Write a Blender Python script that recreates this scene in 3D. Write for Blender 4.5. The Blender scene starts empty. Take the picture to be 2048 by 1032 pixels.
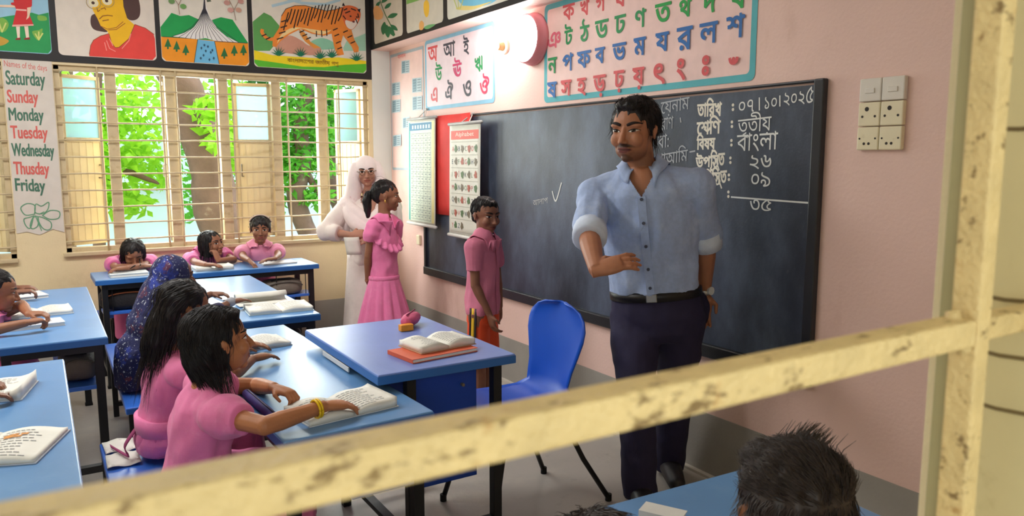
import bpy, bmesh, math, random
import numpy as np
from mathutils import Vector, Matrix, noise
from mathutils.bvhtree import BVHTree
from mathutils.geometry import delaunay_2d_cdt, interpolate_bezier

SC = bpy.context.scene
COL = SC.collection
random.seed(7)
rng = np.random.default_rng(7)

# ------------------------------------------------------------------ camera
F_PX, PITCH, YAW, EYE = 1525.0, math.radians(7.47), math.radians(31.9), 1.45
cam_data = bpy.data.cameras.new('camera')
cam_data.sensor_width = 36.0
cam_data.lens = F_PX / 2048 * 36.0
cam_data.clip_start = 0.02
cam_data.clip_end = 200
cam_data.dof.use_dof = True
cam_data.dof.focus_distance = 3.4
cam_data.dof.aperture_fstop = 11.0
cam = bpy.data.objects.new('camera', cam_data)
cam.location = (0, 0, EYE)
cam.rotation_euler = (math.pi / 2 - PITCH, 0, -YAW)
COL.objects.link(cam)
SC.camera = cam

# ------------------------------------------------------------------ view, sky, daylight
SC.view_settings.view_transform = 'Standard'
SC.view_settings.look = 'None'
SC.view_settings.gamma = 1.0
SC.view_settings.use_curve_mapping = False
SC.view_settings.exposure = 0.0

world = bpy.data.worlds.new('sky')
SC.world = world
world.use_nodes = True
bg = world.node_tree.nodes['Background']
bg.inputs['Color'].default_value = (0.80, 0.92, 1.0, 1)
bg.inputs['Strength'].default_value = 2.6


def area_light(name, loc, target, size, power, color=(1, 1, 1)):
    d = bpy.data.lights.new(name, 'AREA')
    d.shape = 'RECTANGLE'
    d.size, d.size_y = size
    d.energy = power
    d.color = color
    o = bpy.data.objects.new(name, d)
    o.location = loc
    o.rotation_euler = (Vector(target) - Vector(loc)).to_track_quat('-Z', 'Y').to_euler()
    COL.objects.link(o)
    return o


sun_d = bpy.data.lights.new('sun', 'SUN')
sun_d.energy = 3.2
sun_d.angle = 0.05
sun_d.color = (1.0, 0.96, 0.86)
sun = bpy.data.objects.new('sun', sun_d)
sun.rotation_euler = Vector((-0.75, 0.12, -0.80)).to_track_quat('-Z', 'Y').to_euler()
COL.objects.link(sun)

# daylight coming through the openings, and two unseen fill lights added under the ceiling
area_light('daylight_front', (0.2, -2.2, 2.2), (0.7, 2.5, 1.0), (3.6, 1.4), 8, (1.0, 0.97, 0.92))
area_light('daylight_back', (1.25, 6.45, 1.7), (1.1, 3.5, 0.7), (2.2, 1.4), 120, (0.95, 1.0, 0.98))
area_light('ceiling_fill', (-0.2, 4.0, 3.0), (-0.2, 4.0, 0), (2.4, 0.5), 66, (1.0, 0.98, 0.95))
area_light('ceiling_fill', (-1.9, 3.2, 3.0), (-1.9, 3.2, 0), (2.4, 0.5), 42, (1.0, 0.98, 0.95))

# ------------------------------------------------------------------ where a point of the photograph lies in the room
_f = Vector((math.sin(YAW) * math.cos(PITCH), math.cos(YAW) * math.cos(PITCH), -math.sin(PITCH)))
_r = Vector((math.cos(YAW), -math.sin(YAW), 0))
_u = Vector((math.sin(YAW) * math.sin(PITCH), math.cos(YAW) * math.sin(PITCH), math.cos(PITCH)))
BOARD_X, BACK_Y, BEAM_X = 2.54, 5.99, 2.383


def ray(u, v):
    return _f + _r * ((u - 1024) / F_PX) + _u * ((516 - v) / F_PX)


def on_x(u, v, x):
    d = ray(u, v)
    return Vector((0, 0, EYE)) + d * (x / d.x)


def on_y(u, v, y):
    d = ray(u, v)
    return Vector((0, 0, EYE)) + d * (y / d.y)


def on_z(u, v, z):
    d = ray(u, v)
    return Vector((0, 0, EYE)) + d * ((z - EYE) / d.z)


# ------------------------------------------------------------------ materials
def lin(c):
    return tuple((x / 255 / 12.92) if x / 255 <= 0.04045 else ((x / 255 + 0.055) / 1.055) ** 2.4 for x in c)


MATS = {}


def mat(name, rgb, rough=0.6, var=0.08, scale=8.0, bump=0.0, bscale=60.0, spec=0.4, metal=0.0, sheen=0.0, trans=0.0, attr=None, emit=0.0, coord='Object'):
    """Principled material; rgb is an sRGB triple; var gives cloudy variation of the thing's own colour."""
    if name in MATS:
        return MATS[name]
    m = bpy.data.materials.new(name)
    m.use_nodes = True
    nt = m.node_tree
    p = nt.nodes['Principled BSDF']
    c = lin(rgb)
    p.inputs['Roughness'].default_value = rough
    p.inputs['Specular IOR Level'].default_value = spec
    p.inputs['Metallic'].default_value = metal
    if sheen:
        p.inputs['Sheen Weight'].default_value = sheen
    tc = nt.nodes.new('ShaderNodeTexCoord')
    src = None
    if attr:
        a = nt.nodes.new('ShaderNodeAttribute')
        a.attribute_name = attr
        src = a.outputs['Color']
    if var > 0:
        n = nt.nodes.new('ShaderNodeTexNoise')
        n.inputs['Scale'].default_value = scale
        n.inputs['Detail'].default_value = 6
        nt.links.new(tc.outputs[coord], n.inputs['Vector'])
        mr = nt.nodes.new('ShaderNodeMapRange')
        mr.inputs['From Min'].default_value = 0.3
        mr.inputs['From Max'].default_value = 0.7
        mr.inputs['To Min'].default_value = 1 - var
        mr.inputs['To Max'].default_value = 1 + var
        nt.links.new(n.outputs['Fac'], mr.inputs['Value'])
        mx = nt.nodes.new('ShaderNodeMix')
        mx.data_type = 'RGBA'
        mx.blend_type = 'MULTIPLY'
        mx.inputs['Factor'].default_value = 1
        if src:
            nt.links.new(src, mx.inputs['A'])
        else:
            mx.inputs['A'].default_value = (*c, 1)
        nt.links.new(mr.outputs['Result'], mx.inputs['B'])
        nt.links.new(mx.outputs['Result'], p.inputs['Base Color'])
    elif src:
        nt.links.new(src, p.inputs['Base Color'])
    else:
        p.inputs['Base Color'].default_value = (*c, 1)
    if bump > 0:
        n2 = nt.nodes.new('ShaderNodeTexNoise')
        n2.inputs['Scale'].default_value = bscale
        n2.inputs['Detail'].default_value = 4
        nt.links.new(tc.outputs[coord], n2.inputs['Vector'])
        b = nt.nodes.new('ShaderNodeBump')
        b.inputs['Strength'].default_value = bump
        b.inputs['Distance'].default_value = 0.01
        nt.links.new(n2.outputs['Fac'], b.inputs['Height'])
        nt.links.new(b.outputs['Normal'], p.inputs['Normal'])
    if trans:
        p.inputs['Transmission Weight'].default_value = trans
    if emit:
        p.inputs['Emission Color'].default_value = (*c, 1)
        p.inputs['Emission Strength'].default_value = emit
    MATS[name] = m
    return m


def stain(m, rgb, scale, lo, hi, amount=0.8, seed=0.0, stretch=(1, 1, 1)):
    """Adds blotches of another colour (dirt, rust, chalk dust) to a material built by mat()."""
    nt = m.node_tree
    p = nt.nodes['Principled BSDF']
    tc = [n for n in nt.nodes if n.type == 'TEX_COORD'][0]
    mp = nt.nodes.new('ShaderNodeMapping')
    mp.inputs['Location'].default_value = (seed, seed * 1.7, seed * 0.3)
    mp.inputs['Scale'].default_value = stretch
    nt.links.new(tc.outputs['Object'], mp.inputs['Vector'])
    n = nt.nodes.new('ShaderNodeTexNoise')
    n.inputs['Scale'].default_value = scale
    n.inputs['Detail'].default_value = 8
    n.inputs['Roughness'].default_value = 0.65
    nt.links.new(mp.outputs['Vector'], n.inputs['Vector'])
    mr = nt.nodes.new('ShaderNodeMapRange')
    mr.interpolation_type = 'SMOOTHSTEP'
    mr.inputs['From Min'].default_value = lo
    mr.inputs['From Max'].default_value = hi
    mr.inputs['To Max'].default_value = amount
    nt.links.new(n.outputs['Fac'], mr.inputs['Value'])
    mx = nt.nodes.new('ShaderNodeMix')
    mx.data_type = 'RGBA'
    bc = p.inputs['Base Color']
    if bc.is_linked:
        nt.links.new(bc.links[0].from_socket, mx.inputs['A'])
    else:
        mx.inputs['A'].default_value = bc.default_value
    mx.inputs['B'].default_value = (*lin(rgb), 1)
    nt.links.new(mr.outputs['Result'], mx.inputs['Factor'])
    nt.links.new(mx.outputs['Result'], bc)
    return m


# ------------------------------------------------------------------ mesh building
ORIGIN = {}


def tag(o, label=None, cat=None, group=None, kind=None):
    if label: o['label'] = label
    if cat: o['category'] = cat
    if group: o['group'] = group
    if kind: o['kind'] = kind
    return o


def empty(name, loc, label=None, cat=None, group=None, kind=None):
    o = bpy.data.objects.new(name, None)
    o.empty_display_size = 0.05
    o.location = loc
    COL.objects.link(o)
    ORIGIN[o.name] = Vector(loc)
    return tag(o, label, cat, group, kind)


def rotm(rx=0, ry=0, rz=0):
    return Matrix.Rotation(rz, 3, 'Z') @ Matrix.Rotation(ry, 3, 'Y') @ Matrix.Rotation(rx, 3, 'X')


class MB:
    def __init__(self):
        self.v, self.f, self.m = [], [], []

    def add(self, vs, fs, m=0):
        b = len(self.v)
        self.v += [Vector(p) for p in vs]
        self.f += [tuple(i + b for i in q) for q in fs]
        self.m += [m] * len(fs)
        return self

    def box(self, lo, hi, m=0, rot=None, about=None):
        x0, y0, z0 = lo
        x1, y1, z1 = hi
        vs = [Vector(p) for p in ((x0, y0, z0), (x1, y0, z0), (x1, y1, z0), (x0, y1, z0), (x0, y0, z1), (x1, y0, z1), (x1, y1, z1), (x0, y1, z1))]
        if rot is not None:
            a = Vector(about) if about is not None else (Vector(lo) + Vector(hi)) / 2
            vs = [a + rot @ (p - a) for p in vs]
        return self.add(vs, [(0, 3, 2, 1), (4, 5, 6, 7), (0, 1, 5, 4), (1, 2, 6, 5), (2, 3, 7, 6), (3, 0, 4, 7)], m)

    def loft(self, rings, m=0, cap=True, closed=True):
        n = len(rings[0])
        vs = [p for r in rings for p in r]
        fs = []
        for i in range(len(rings) - 1):
            for j in range(n if closed else n - 1):
                k = (j + 1) % n
                fs.append((i * n + j, i * n + k, (i + 1) * n + k, (i + 1) * n + j))
        if cap:
            fs.append(tuple(reversed(range(n))))
            fs.append(tuple((len(rings) - 1) * n + j for j in range(n)))
        return self.add(vs, fs, m)

    def tube(self, path, r, n=8, m=0, cap=True, flat=None, up=None):
        """Swept tube; r a number or a list; flat=(a,b) scales the section along its two axes."""
        path = [Vector(p) for p in path]
        L = len(path)
        rs = r if isinstance(r, (list, tuple)) else [r] * L
        rings = []
        ref = Vector(up) if up is not None else None
        for i, p in enumerate(path):
            d = (path[min(i + 1, L - 1)] - path[max(i - 1, 0)])
            d = d.normalized() if d.length > 1e-9 else Vector((0, 0, 1))
            if ref is None:
                ref = Vector((0, 0, 1)) if abs(d.z) < 0.9 else Vector((1, 0, 0))
            a = ref - d * ref.dot(d)
            if a.length < 1e-6:
                a = d.orthogonal()
            a.normalize()
            b = d.cross(a)
            if up is None:
                ref = a
            fa, fb = flat or (1, 1)
            rings.append([p + (a * math.cos(t) * fa + b * math.sin(t) * fb) * rs[i] for t in (2 * math.pi * k / n for k in range(n))])
        return self.loft(rings, m, cap)

    def ell(self, c, r, R=None, nu=16, nv=10, m=0):
        c = Vector(c)
        vs, fs = [], []
        for i in range(1, nv):
            t = math.pi * i / nv
            for j in range(nu):
                a = 2 * math.pi * j / nu
                p = Vector((r[0] * math.sin(t) * math.cos(a), r[1] * math.sin(t) * math.sin(a), r[2] * math.cos(t)))
                vs.append(c + (R @ p if R is not None else p))
        top, bot = Vector((0, 0, r[2])), Vector((0, 0, -r[2]))
        vs += [c + (R @ top if R is not None else top), c + (R @ bot if R is not None else bot)]
        T, B = len(vs) - 2, len(vs) - 1
        for j in range(nu):
            k = (j + 1) % nu
            fs.append((T, j, k))
            fs.append((B, (nv - 2) * nu + k, (nv - 2) * nu + j))
            for i in range(nv - 2):
                fs.append((i * nu + j, (i + 1) * nu + j, (i + 1) * nu + k, i * nu + k))
        return self.add(vs, fs, m)

    def cyl(self, a, b, r, n=16, m=0, r2=None):
        return self.tube([a, b], [r, r if r2 is None else r2], n, m)

    def sheet(self, grid, th=0.001, m=0):
        """A thin sheet with thickness from a grid of points."""
        R, C = len(grid), len(grid[0])
        P = [[Vector(p) for p in row] for row in grid]
        N = []
        for i in range(R):
            row = []
            for j in range(C):
                du = P[i][min(j + 1, C - 1)] - P[i][max(j - 1, 0)]
                dv = P[min(i + 1, R - 1)][j] - P[max(i - 1, 0)][j]
                nn = du.cross(dv)
                row.append(nn.normalized() if nn.length > 1e-12 else Vector((0, 0, 1)))
            N.append(row)
        vs = [P[i][j] + N[i][j] * th / 2 for i in range(R) for j in range(C)] + [P[i][j] - N[i][j] * th / 2 for i in range(R) for j in range(C)]
        o = R * C
        fs = []
        for i in range(R - 1):
            for j in range(C - 1):
                a, b, c, d = i * C + j, i * C + j + 1, (i + 1) * C + j + 1, (i + 1) * C + j
                fs += [(a, b, c, d), (o + d, o + c, o + b, o + a)]
        edge = [(0, j) for j in range(C)] + [(i, C - 1) for i in range(1, R)] + [(R - 1, j) for j in range(C - 2, -1, -1)] + [(i, 0) for i in range(R - 2, 0, -1)]
        ids = [i * C + j for i, j in edge]
        for a, b in zip(ids, ids[1:] + ids[:1]):
            fs.append((b, a, o + a, o + b))
        return self.add(vs, fs, m)

    def mesh(self, name, mats, off=Vector((0, 0, 0))):
        me = bpy.data.meshes.new(name)
        me.from_pydata([tuple(p - off) for p in self.v], [], self.f)
        for x in (mats if isinstance(mats, (list, tuple)) else [mats]):
            me.materials.append(x)
        if any(self.m):
            me.polygons.foreach_set('material_index', self.m)
        me.update()
        return me

    def build(self, name, mats, parent=None, smooth=False, bevel=0.0, origin=None, bseg=2):
        off = ORIGIN[parent.name] if parent is not None else Vector(origin or (0, 0, 0))
        me = self.mesh(name, mats, off)
        bm = bmesh.new()
        bm.from_mesh(me)
        bmesh.ops.recalc_face_normals(bm, faces=bm.faces)
        bm.to_mesh(me)
        bm.free()
        return link(name, me, parent, smooth, bevel, off, bseg)


def link(name, me, parent=None, smooth=False, bevel=0.0, off=Vector((0, 0, 0)), bseg=2):
    o = bpy.data.objects.new(name, me)
    COL.objects.link(o)
    ORIGIN[o.name] = Vector(off)
    if parent is not None:
        o.parent = parent
    else:
        o.location = off
    if smooth:
        me.polygons.foreach_set('use_smooth', [True] * len(me.polygons))
    if bevel:
        b = o.modifiers.new('bevel', 'BEVEL')
        b.width = bevel
        b.segments = bseg
        b.limit_method = 'ANGLE'
    return o


def copy_tree(o, parent=None):
    c = o.copy()
    COL.objects.link(c)
    if parent is not None:
        c.parent = parent
    for ch in list(o.children):
        copy_tree(ch, c)
    return c


# ------------------------------------------------------------------ flat shapes and lettering
def fill2d(contours, nonzero=True):
    """Triangles of a set of closed 2-D contours by the nonzero winding rule."""
    vs, es = [], []
    segs = []
    for c in contours:
        pts = []
        for p in c:
            if not pts or (Vector(p) - Vector(pts[-1])).length > 1e-6:
                pts.append((float(p[0]), float(p[1])))
        if len(pts) > 1 and (Vector(pts[0]) - Vector(pts[-1])).length < 1e-6:
            pts.pop()
        if len(pts) < 3:
            continue
        b = len(vs)
        vs += [Vector(p) for p in pts]
        es += [(b + i, b + (i + 1) % len(pts)) for i in range(len(pts))]
        segs += [(pts[i], pts[(i + 1) % len(pts)]) for i in range(len(pts))]
    if not vs:
        return [], []
    V, _, Fc, *_r = delaunay_2d_cdt(vs, es, [], 0, 1e-7)
    S = np.array(segs, float)
    a, b = S[:, 0], S[:, 1]
    out = []
    for t in Fc:
        c = (V[t[0]] + V[t[1]] + V[t[2]]) / 3
        up = (a[:, 1] <= c.y) & (b[:, 1] > c.y)
        dn = (a[:, 1] > c.y) & (b[:, 1] <= c.y)
        s = (b[:, 0] - a[:, 0]) * (c.y - a[:, 1]) - (c.x - a[:, 0]) * (b[:, 1] - a[:, 1])
        w = int(np.sum(up & (s > 0))) - int(np.sum(dn & (s < 0)))
        if w != 0:
            out.append(tuple(t))
    return V, out


def text_contours(s, size=1.0):
    c = bpy.data.curves.new('t', 'FONT')
    c.body = s
    c.size = size
    o = bpy.data.objects.new('t', c)
    COL.objects.link(o)
    cu = o.to_curve(bpy.context.evaluated_depsgraph_get())
    res = []
    for sp in cu.splines:
        bp = sp.bezier_points
        pts = []
        for i in range(len(bp)):
            p, q = bp[i], bp[(i + 1) % len(bp)]
            pts += [(x.x, x.y) for x in interpolate_bezier(p.co, p.handle_right, q.handle_left, q.co, 5)[:-1]]
        if not len(bp):
            pts = [(p.co.x, p.co.y) for p in sp.points]
        res.append(pts)
    o.to_curve_clear()
    bpy.data.objects.remove(o)
    bpy.data.curves.remove(c)
    return res


def bounds(cs):
    xs = [p[0] for c in cs for p in c]
    ys = [p[1] for c in cs for p in c]
    return min(xs), min(ys), max(xs), max(ys)


def stroke(pts, w):
    """The outline contours of a hand-drawn line of width w."""
    out = []
    for (x0, y0), (x1, y1) in zip(pts, pts[1:]):
        d = Vector((x1 - x0, y1 - y0))
        if d.length < 1e-9:
            continue
        d.normalize()
        n = Vector((-d.y, d.x)) * w / 2
        e = d * w * 0.35
        out.append([(x0 + n.x - e.x, y0 + n.y - e.y), (x0 - n.x - e.x, y0 - n.y - e.y), (x1 - n.x + e.x, y1 - n.y + e.y), (x1 + n.x + e.x, y1 + n.y + e.y)])
    return out


class Paint:
    """Flat painted shapes on a plane: to3d maps (a, b, lift) to the room."""

    def __init__(self, to3d, lift=0.0004):
        self.t, self.mb, self.k, self.lift = to3d, MB(), 0, lift

    def fill(self, contours, m, step=True):
        if step:
            self.k += 1
        V, T = fill2d(contours)
        if T:
            self.mb.add([self.t(p.x, p.y, self.k * self.lift) for p in V], T, m)
        return self


def catmull(pts, n=6, closed=False):
    P = [Vector(p) for p in pts]
    L = len(P)
    out = []
    rngi = range(L if closed else L - 1)
    for i in rngi:
        if closed:
            a, b, c, d = P[(i - 1) % L], P[i], P[(i + 1) % L], P[(i + 2) % L]
        else:
            a, b, c, d = P[max(i - 1, 0)], P[i], P[i + 1], P[min(i + 2, L - 1)]
        for k in range(n):
            t = k / n
            out.append(0.5 * ((2 * b) + (c - a) * t + (2 * a - 5 * b + 4 * c - d) * t * t + (3 * b - a - 3 * c + d) * t ** 3))
    if not closed:
        out.append(P[-1])
    return out


# ================================================================== THE ROOM
M_cream = stain(stain(mat('cream_wall_paint', (226, 208, 168), 0.75, 0.05, 3, 0.15, 90), (176, 150, 104), 1.6, 0.52, 0.78, 0.55, 3), (150, 128, 92), 9, 0.62, 0.8, 0.35, 1)
M_pink = stain(mat('pink_wall_paint', (236, 202, 192), 0.6, 0.04, 2, 0.12, 70), (168, 118, 92), 1.6, 0.54, 0.78, 0.55, 5, (1, 1, 0.4))
M_grayband = mat('grey_dado_paint', (158, 154, 147), 0.6, 0.07, 5, 0.1, 60)
M_white = mat('white_wall_paint', (226, 228, 222), 0.7, 0.03, 4)
M_ceil = mat('ceiling_paint', (225, 222, 212), 0.8, 0.03, 2)
M_floor = stain(stain(mat('cement_floor', (176, 170, 162), 0.42, 0.12, 2.2, 0.12, 40), (196, 188, 174), 3.5, 0.52, 0.72, 0.6, 2), (70, 64, 60), 6, 0.6, 0.78, 0.4, 7)
M_steelcream = stain(mat('cream_painted_steel', (198, 180, 144), 0.5, 0.06, 20, 0.1, 120), (158, 130, 84), 14, 0.56, 0.74, 0.6, 4)
M_shutter = mat('cream_shutter_sheet', (226, 208, 164), 0.5, 0.05, 6)
M_nearbar = stain(stain(mat('cream_bar_paint', (212, 182, 122), 0.55, 0.08, 60, 0.35, 260), (104, 74, 30), 95, 0.565, 0.66, 0.85, 3, (0.5, 1.0, 1.0)), (170, 112, 36), 40, 0.60, 0.72, 0.6, 11)
M_black = mat('black_mural_border', (30, 28, 30), 0.5, 0.1, 10)
M_beam = M_pink
def glass_mat():
    m = mat('greenish_window_glass', (200, 240, 235), 0.15, 0, spec=0.5)
    nt = m.node_tree
    p = nt.nodes['Principled BSDF']
    t = nt.nodes.new('ShaderNodeBsdfTransparent'); t.inputs['Color'].default_value = (0.42, 0.50, 0.52, 1)
    d = nt.nodes.new('ShaderNodeBsdfTranslucent'); d.inputs['Color'].default_value = (0.50, 0.68, 0.70, 1)
    mx = nt.nodes.new('ShaderNodeMixShader'); mx.inputs['Fac'].default_value = 0.22
    m2 = nt.nodes.new('ShaderNodeMixShader'); m2.inputs['Fac'].default_value = 0.08
    nt.links.new(t.outputs[0], mx.inputs[1]); nt.links.new(d.outputs[0], mx.inputs[2])
    nt.links.new(mx.outputs[0], m2.inputs[1]); nt.links.new(p.outputs[0], m2.inputs[2])
    nt.links.new(m2.outputs[0], nt.nodes['Material Output'].inputs['Surface'])
    return m
M_glass = glass_mat()

X0, Y0, ZC = -3.4, 0.30, 3.10


def struct(name, mb, m, parent=None, **k):
    o = mb.build(name, m, parent, **k)
    if parent is None:
        o['kind'] = 'structure'
    return o


struct('floor', MB().box((X0, 0.05, -0.12), (BOARD_X + 0.2, 6.19, 0)), M_floor)
struct('ceiling', MB().box((X0, 0.05, ZC), (BOARD_X + 0.2, 6.19, ZC + 0.12)), M_ceil)
struct('wall_right', MB().box((BOARD_X, 0.05, 0), (BOARD_X + 0.2, 6.19, ZC)), M_pink)
struct('wall_left', MB().box((X0 - 0.2, 0.05, 0), (X0, 6.19, ZC)), M_cream)
W1 = (0.150, 2.345, 0.805, 2.065)
W2 = (-1.75, -0.135, 0.785, 2.065)
wb = MB()
yb0, yb1 = BACK_Y, BACK_Y + 0.2
wb.box((X0, yb0, 0), (BOARD_X, yb1, 0.785)).box((X0, yb0, 2.065), (BOARD_X, yb1, ZC))
wb.box((X0, yb0, 0.785), (W2[0], yb1, 2.065)).box((W2[1], yb0, 0.785), (W1[0], yb1, 2.065)).box((W1[1], yb0, 0.785), (BOARD_X, yb1, 2.065))
wb.box((W1[0], yb0, 0.785), (W1[1], yb1, 0.805))
struct('wall_back', wb, M_cream)
struct('trim_1', MB().box((BEAM_X, yb0 - 0.004, 0.30), (BOARD_X, yb0 + 0.001, 2.315)), M_white)            # white strip of the corner under the beam
struct('trim_2', MB().box((BEAM_X, Y0, 2.315), (BOARD_X, yb0, ZC)), M_beam)                                # beam along the board wall
# front wall, its window opening is the one the photograph looks through
FO = (-1.25, 0.546, 0.75, 2.15)
wf = MB()
wf.box((X0, 0.05, 0), (BOARD_X, Y0, FO[2])).box((X0, 0.05, FO[3]), (BOARD_X, Y0, ZC)).box((X0, 0.05, FO[2]), (FO[0], Y0, FO[3])).box((FO[1], 0.05, FO[2]), (BOARD_X, Y0, FO[3]))
struct('wall_front', wf, M_cream)
# unseen veranda added outside the front window to block part of the sky
struct('ceiling_sky_block', MB().box((X0, -2.3, 2.75), (BOARD_X + 2.0, 0.05, 2.87)), M_ceil)
struct('floor_added_veranda', MB().box((X0, -2.3, -0.12), (BOARD_X + 2.0, 0.05, 0)), M_floor)
struct('wall_sky_block', MB().box((X0, -2.3, 0), (BOARD_X + 2.0, -2.18, 0.95)), M_cream)
struct('baseboard_right', MB().box((BOARD_X - 0.004, Y0, 0), (BOARD_X + 0.001, yb0, 0.292)), M_grayband)
struct('baseboard_back', MB().box((X0, yb0 - 0.005, 0), (BOARD_X - 0.004, yb0 + 0.001, 0.305)), M_grayband)
# raised cement edge at the foot of the board wall
M_edge = mat('pale_cement_edge', (196, 190, 180), 0.5, 0.1, 12)
struct('trim_3', MB().box((BOARD_X - 0.03, Y0, 0), (BOARD_X - 0.004, yb0 - 0.005, 0.012)), M_edge)


# ------------------------------------------------------------------ window_1, window_2 in the back wall
def back_window(name, W, posts, leaves, bars_x):
    w = empty(name, (0, 0, 0), kind='structure')
    x0, x1, z0, z1 = W
    fr = MB()
    t = 0.035
    yf0, yf1 = BACK_Y + 0.02, BACK_Y + 0.07
    fr.box((x0, yf0, z0), (x0 + t, yf1, z1)).box((x1 - t, yf0, z0), (x1, yf1, z1)).box((x0, yf0, z1 - t), (x1, yf1, z1)).box((x0, yf0, z0), (x1, yf1, z0 + t))
    fr.build('window_frame', M_steelcream, w, bevel=0.003)
    MB().box((x0 - 0.02, BACK_Y - 0.03, z0 - 0.022), (x1 + 0.005, BACK_Y + 0.06, z0 + 0.004)).build('window_sill', M_steelcream, w, bevel=0.004)
    for p in posts:
        MB().box((p - 0.034, yf0 + 0.005, z0), (p + 0.034, yf1 + 0.02, z1)).build('mullion', M_steelcream, w, bevel=0.004)
    g = MB()
    nz = 11
    for k in range(nz):
        z = z0 + (k + 0.7) * (z1 - z0) / nz
        jit = [(x, BACK_Y - 0.005, z + random.uniform(-0.0025, 0.0025)) for x in np.linspace(x0, x1, 24)]
        g.tube(jit, 0.0055, 6)
    for x in bars_x:
        g.tube([(x + random.uniform(-.002, .002), BACK_Y + 0.003, z) for z in np.linspace(z0, z1, 10)], 0.0065, 6)
    g.build('grille', M_steelcream, w, smooth=True)
    for (hx, width, ang, side) in leaves:      # hinged steel leaves swung outward: glass above, sheet below
        L = MB()
        piv = Vector((hx, yf1 + 0.022, 0))
        Rz = Matrix.Rotation(ang, 3, 'Z')
        def q(a, b, z):
            return piv + Rz @ Vector((a * side, b, z))
        def slab(mb, a0, a1, za, zb, b0=-0.012, b1=0.012):
            vs = [q(a0, b0, za), q(a1, b0, za), q(a1, b1, za), q(a0, b1, za), q(a0, b0, zb), q(a1, b0, zb), q(a1, b1, zb), q(a0, b1, zb)]
            mb.add(vs, [(0, 3, 2, 1), (4, 5, 6, 7), (0, 1, 5, 4), (1, 2, 6, 5), (2, 3, 7, 6), (3, 0, 4, 7)])
        za, zb, zm = z0 + 0.04, z1 - 0.05, z0 + 0.60 * (z1 - z0)
        for (a0, a1, u0, u1) in ((0, 0.025, za, zb), (width - 0.025, width, za, zb), (0, width, za, za + 0.025), (0, width, zb - 0.025, zb), (0, width, zm, zm + 0.03)):
            slab(L, a0, a1, u0, u1)
        leaf = L.build('shutter_leaf', M_steelcream, w, bevel=0.002)
        S = MB()
        slab(S, 0.02, width - 0.02, za + 0.02, zm + 0.005, -0.004, 0.004)
        for k in range(1, 5):
            a = 0.02 + (width - 0.04) * k / 5
            slab(S, a - 0.006, a + 0.006, za + 0.02, zm, -0.007, 0.007)
        S.build('shutter_sheet', M_shutter, leaf)
        G = MB()
        slab(G, 0.02, width - 0.02, zm + 0.02, zb - 0.02, -0.002, 0.002)
        G.build('pane', M_glass, leaf)
        H = MB()
        H.tube([q(width - 0.04, -0.012, zm - 0.16), q(width - 0.04, -0.045, zm - 0.16), q(width - 0.04, -0.045, zm - 0.25), q(width - 0.05, -0.012, zm - 0.25)], 0.006, 6)
        H.build('leaf_handle', mat('dull_steel', (130, 122, 108), 0.4, 0.1, 20, metal=0.6), leaf, smooth=True)
    return w


back_window('window_1', W1, (0.485, 0.865, 1.225, 1.612, 1.968), ((0.175, 0.29, math.radians(30), 1), (0.835, 0.30, math.radians(-100), -1), (1.585, 0.27, math.radians(-12), -1), (2.31, 0.27, math.radians(-62), -1), (0.895, 0.30, math.radians(97), 1)), (0.405, 0.80, 0.90, 1.165, 1.285, 1.69, 2.0, 2.10))
back_window('window_2', W2, (-0.55, -0.95, -1.35), ((-0.165, 0.30, math.radians(-40), -1), (-1.72, 0.30, math.radians(60), 1)), (-0.25, -0.40, -0.75, -1.15))

# ------------------------------------------------------------------ window_3: the front window with its grille close to the eye
w3 = empty('window_3', (0, 0, 0), kind='structure')
MB().box((FO[0], 0.21, 1.348), (0.428, 0.228, 1.363)).build('grille_bar', M_nearbar, w3, bevel=0.002)
MB().box((0.442, 0.212, 1.349), (FO[1], 0.226, 1.362)).build('grille_bar', M_nearbar, w3, bevel=0.002)
MB().box((0.428, 0.210, FO[2]), (0.442, 0.2253, FO[3])).build('grille_post', M_nearbar, w3, bevel=0.0015)
for z in (1.02, 1.69, 1.95):
    MB().box((FO[0], 0.211, z), (FO[1], 0.227, z + 0.014)).build('grille_bar', M_nearbar, w3, bevel=0.002)
for x in (-0.9, -0.45):
    MB().box((x, 0.212, FO[2]), (x + 0.014, 0.226, FO[3])).build('grille_post', M_nearbar, w3, bevel=0.0015)
wl = MB().tube([(0.424, 0.214, 1.345), (0.421, 0.218, 1.356), (0.424, 0.222, 1.366)], 0.004, 8)
wl.build('weld_bead', M_nearbar, w3, smooth=True)
fr = MB()
fr.box((FO[1] - 0.010, 0.268, FO[2]), (FO[1], 0.290, FO[3])).box((FO[1] - 0.014, 0.274, FO[2]), (FO[1] - 0.010, 0.279, FO[3]))
fr.box((FO[0], 0.24, FO[3] - 0.012), (FO[1], 0.285, FO[3])).box((FO[0], 0.24, FO[2]), (FO[1], 0.285, FO[2] + 0.012)).box((FO[0], 0.24, FO[2]), (FO[0] + 0.012, 0.285, FO[3]))
fr.build('window_frame', stain(mat('khaki_frame_paint', (164, 152, 108), 0.55, 0.06, 9), (120, 96, 52), 12, 0.64, 0.8, 0.5, 9), w3, bevel=0.001)
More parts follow.
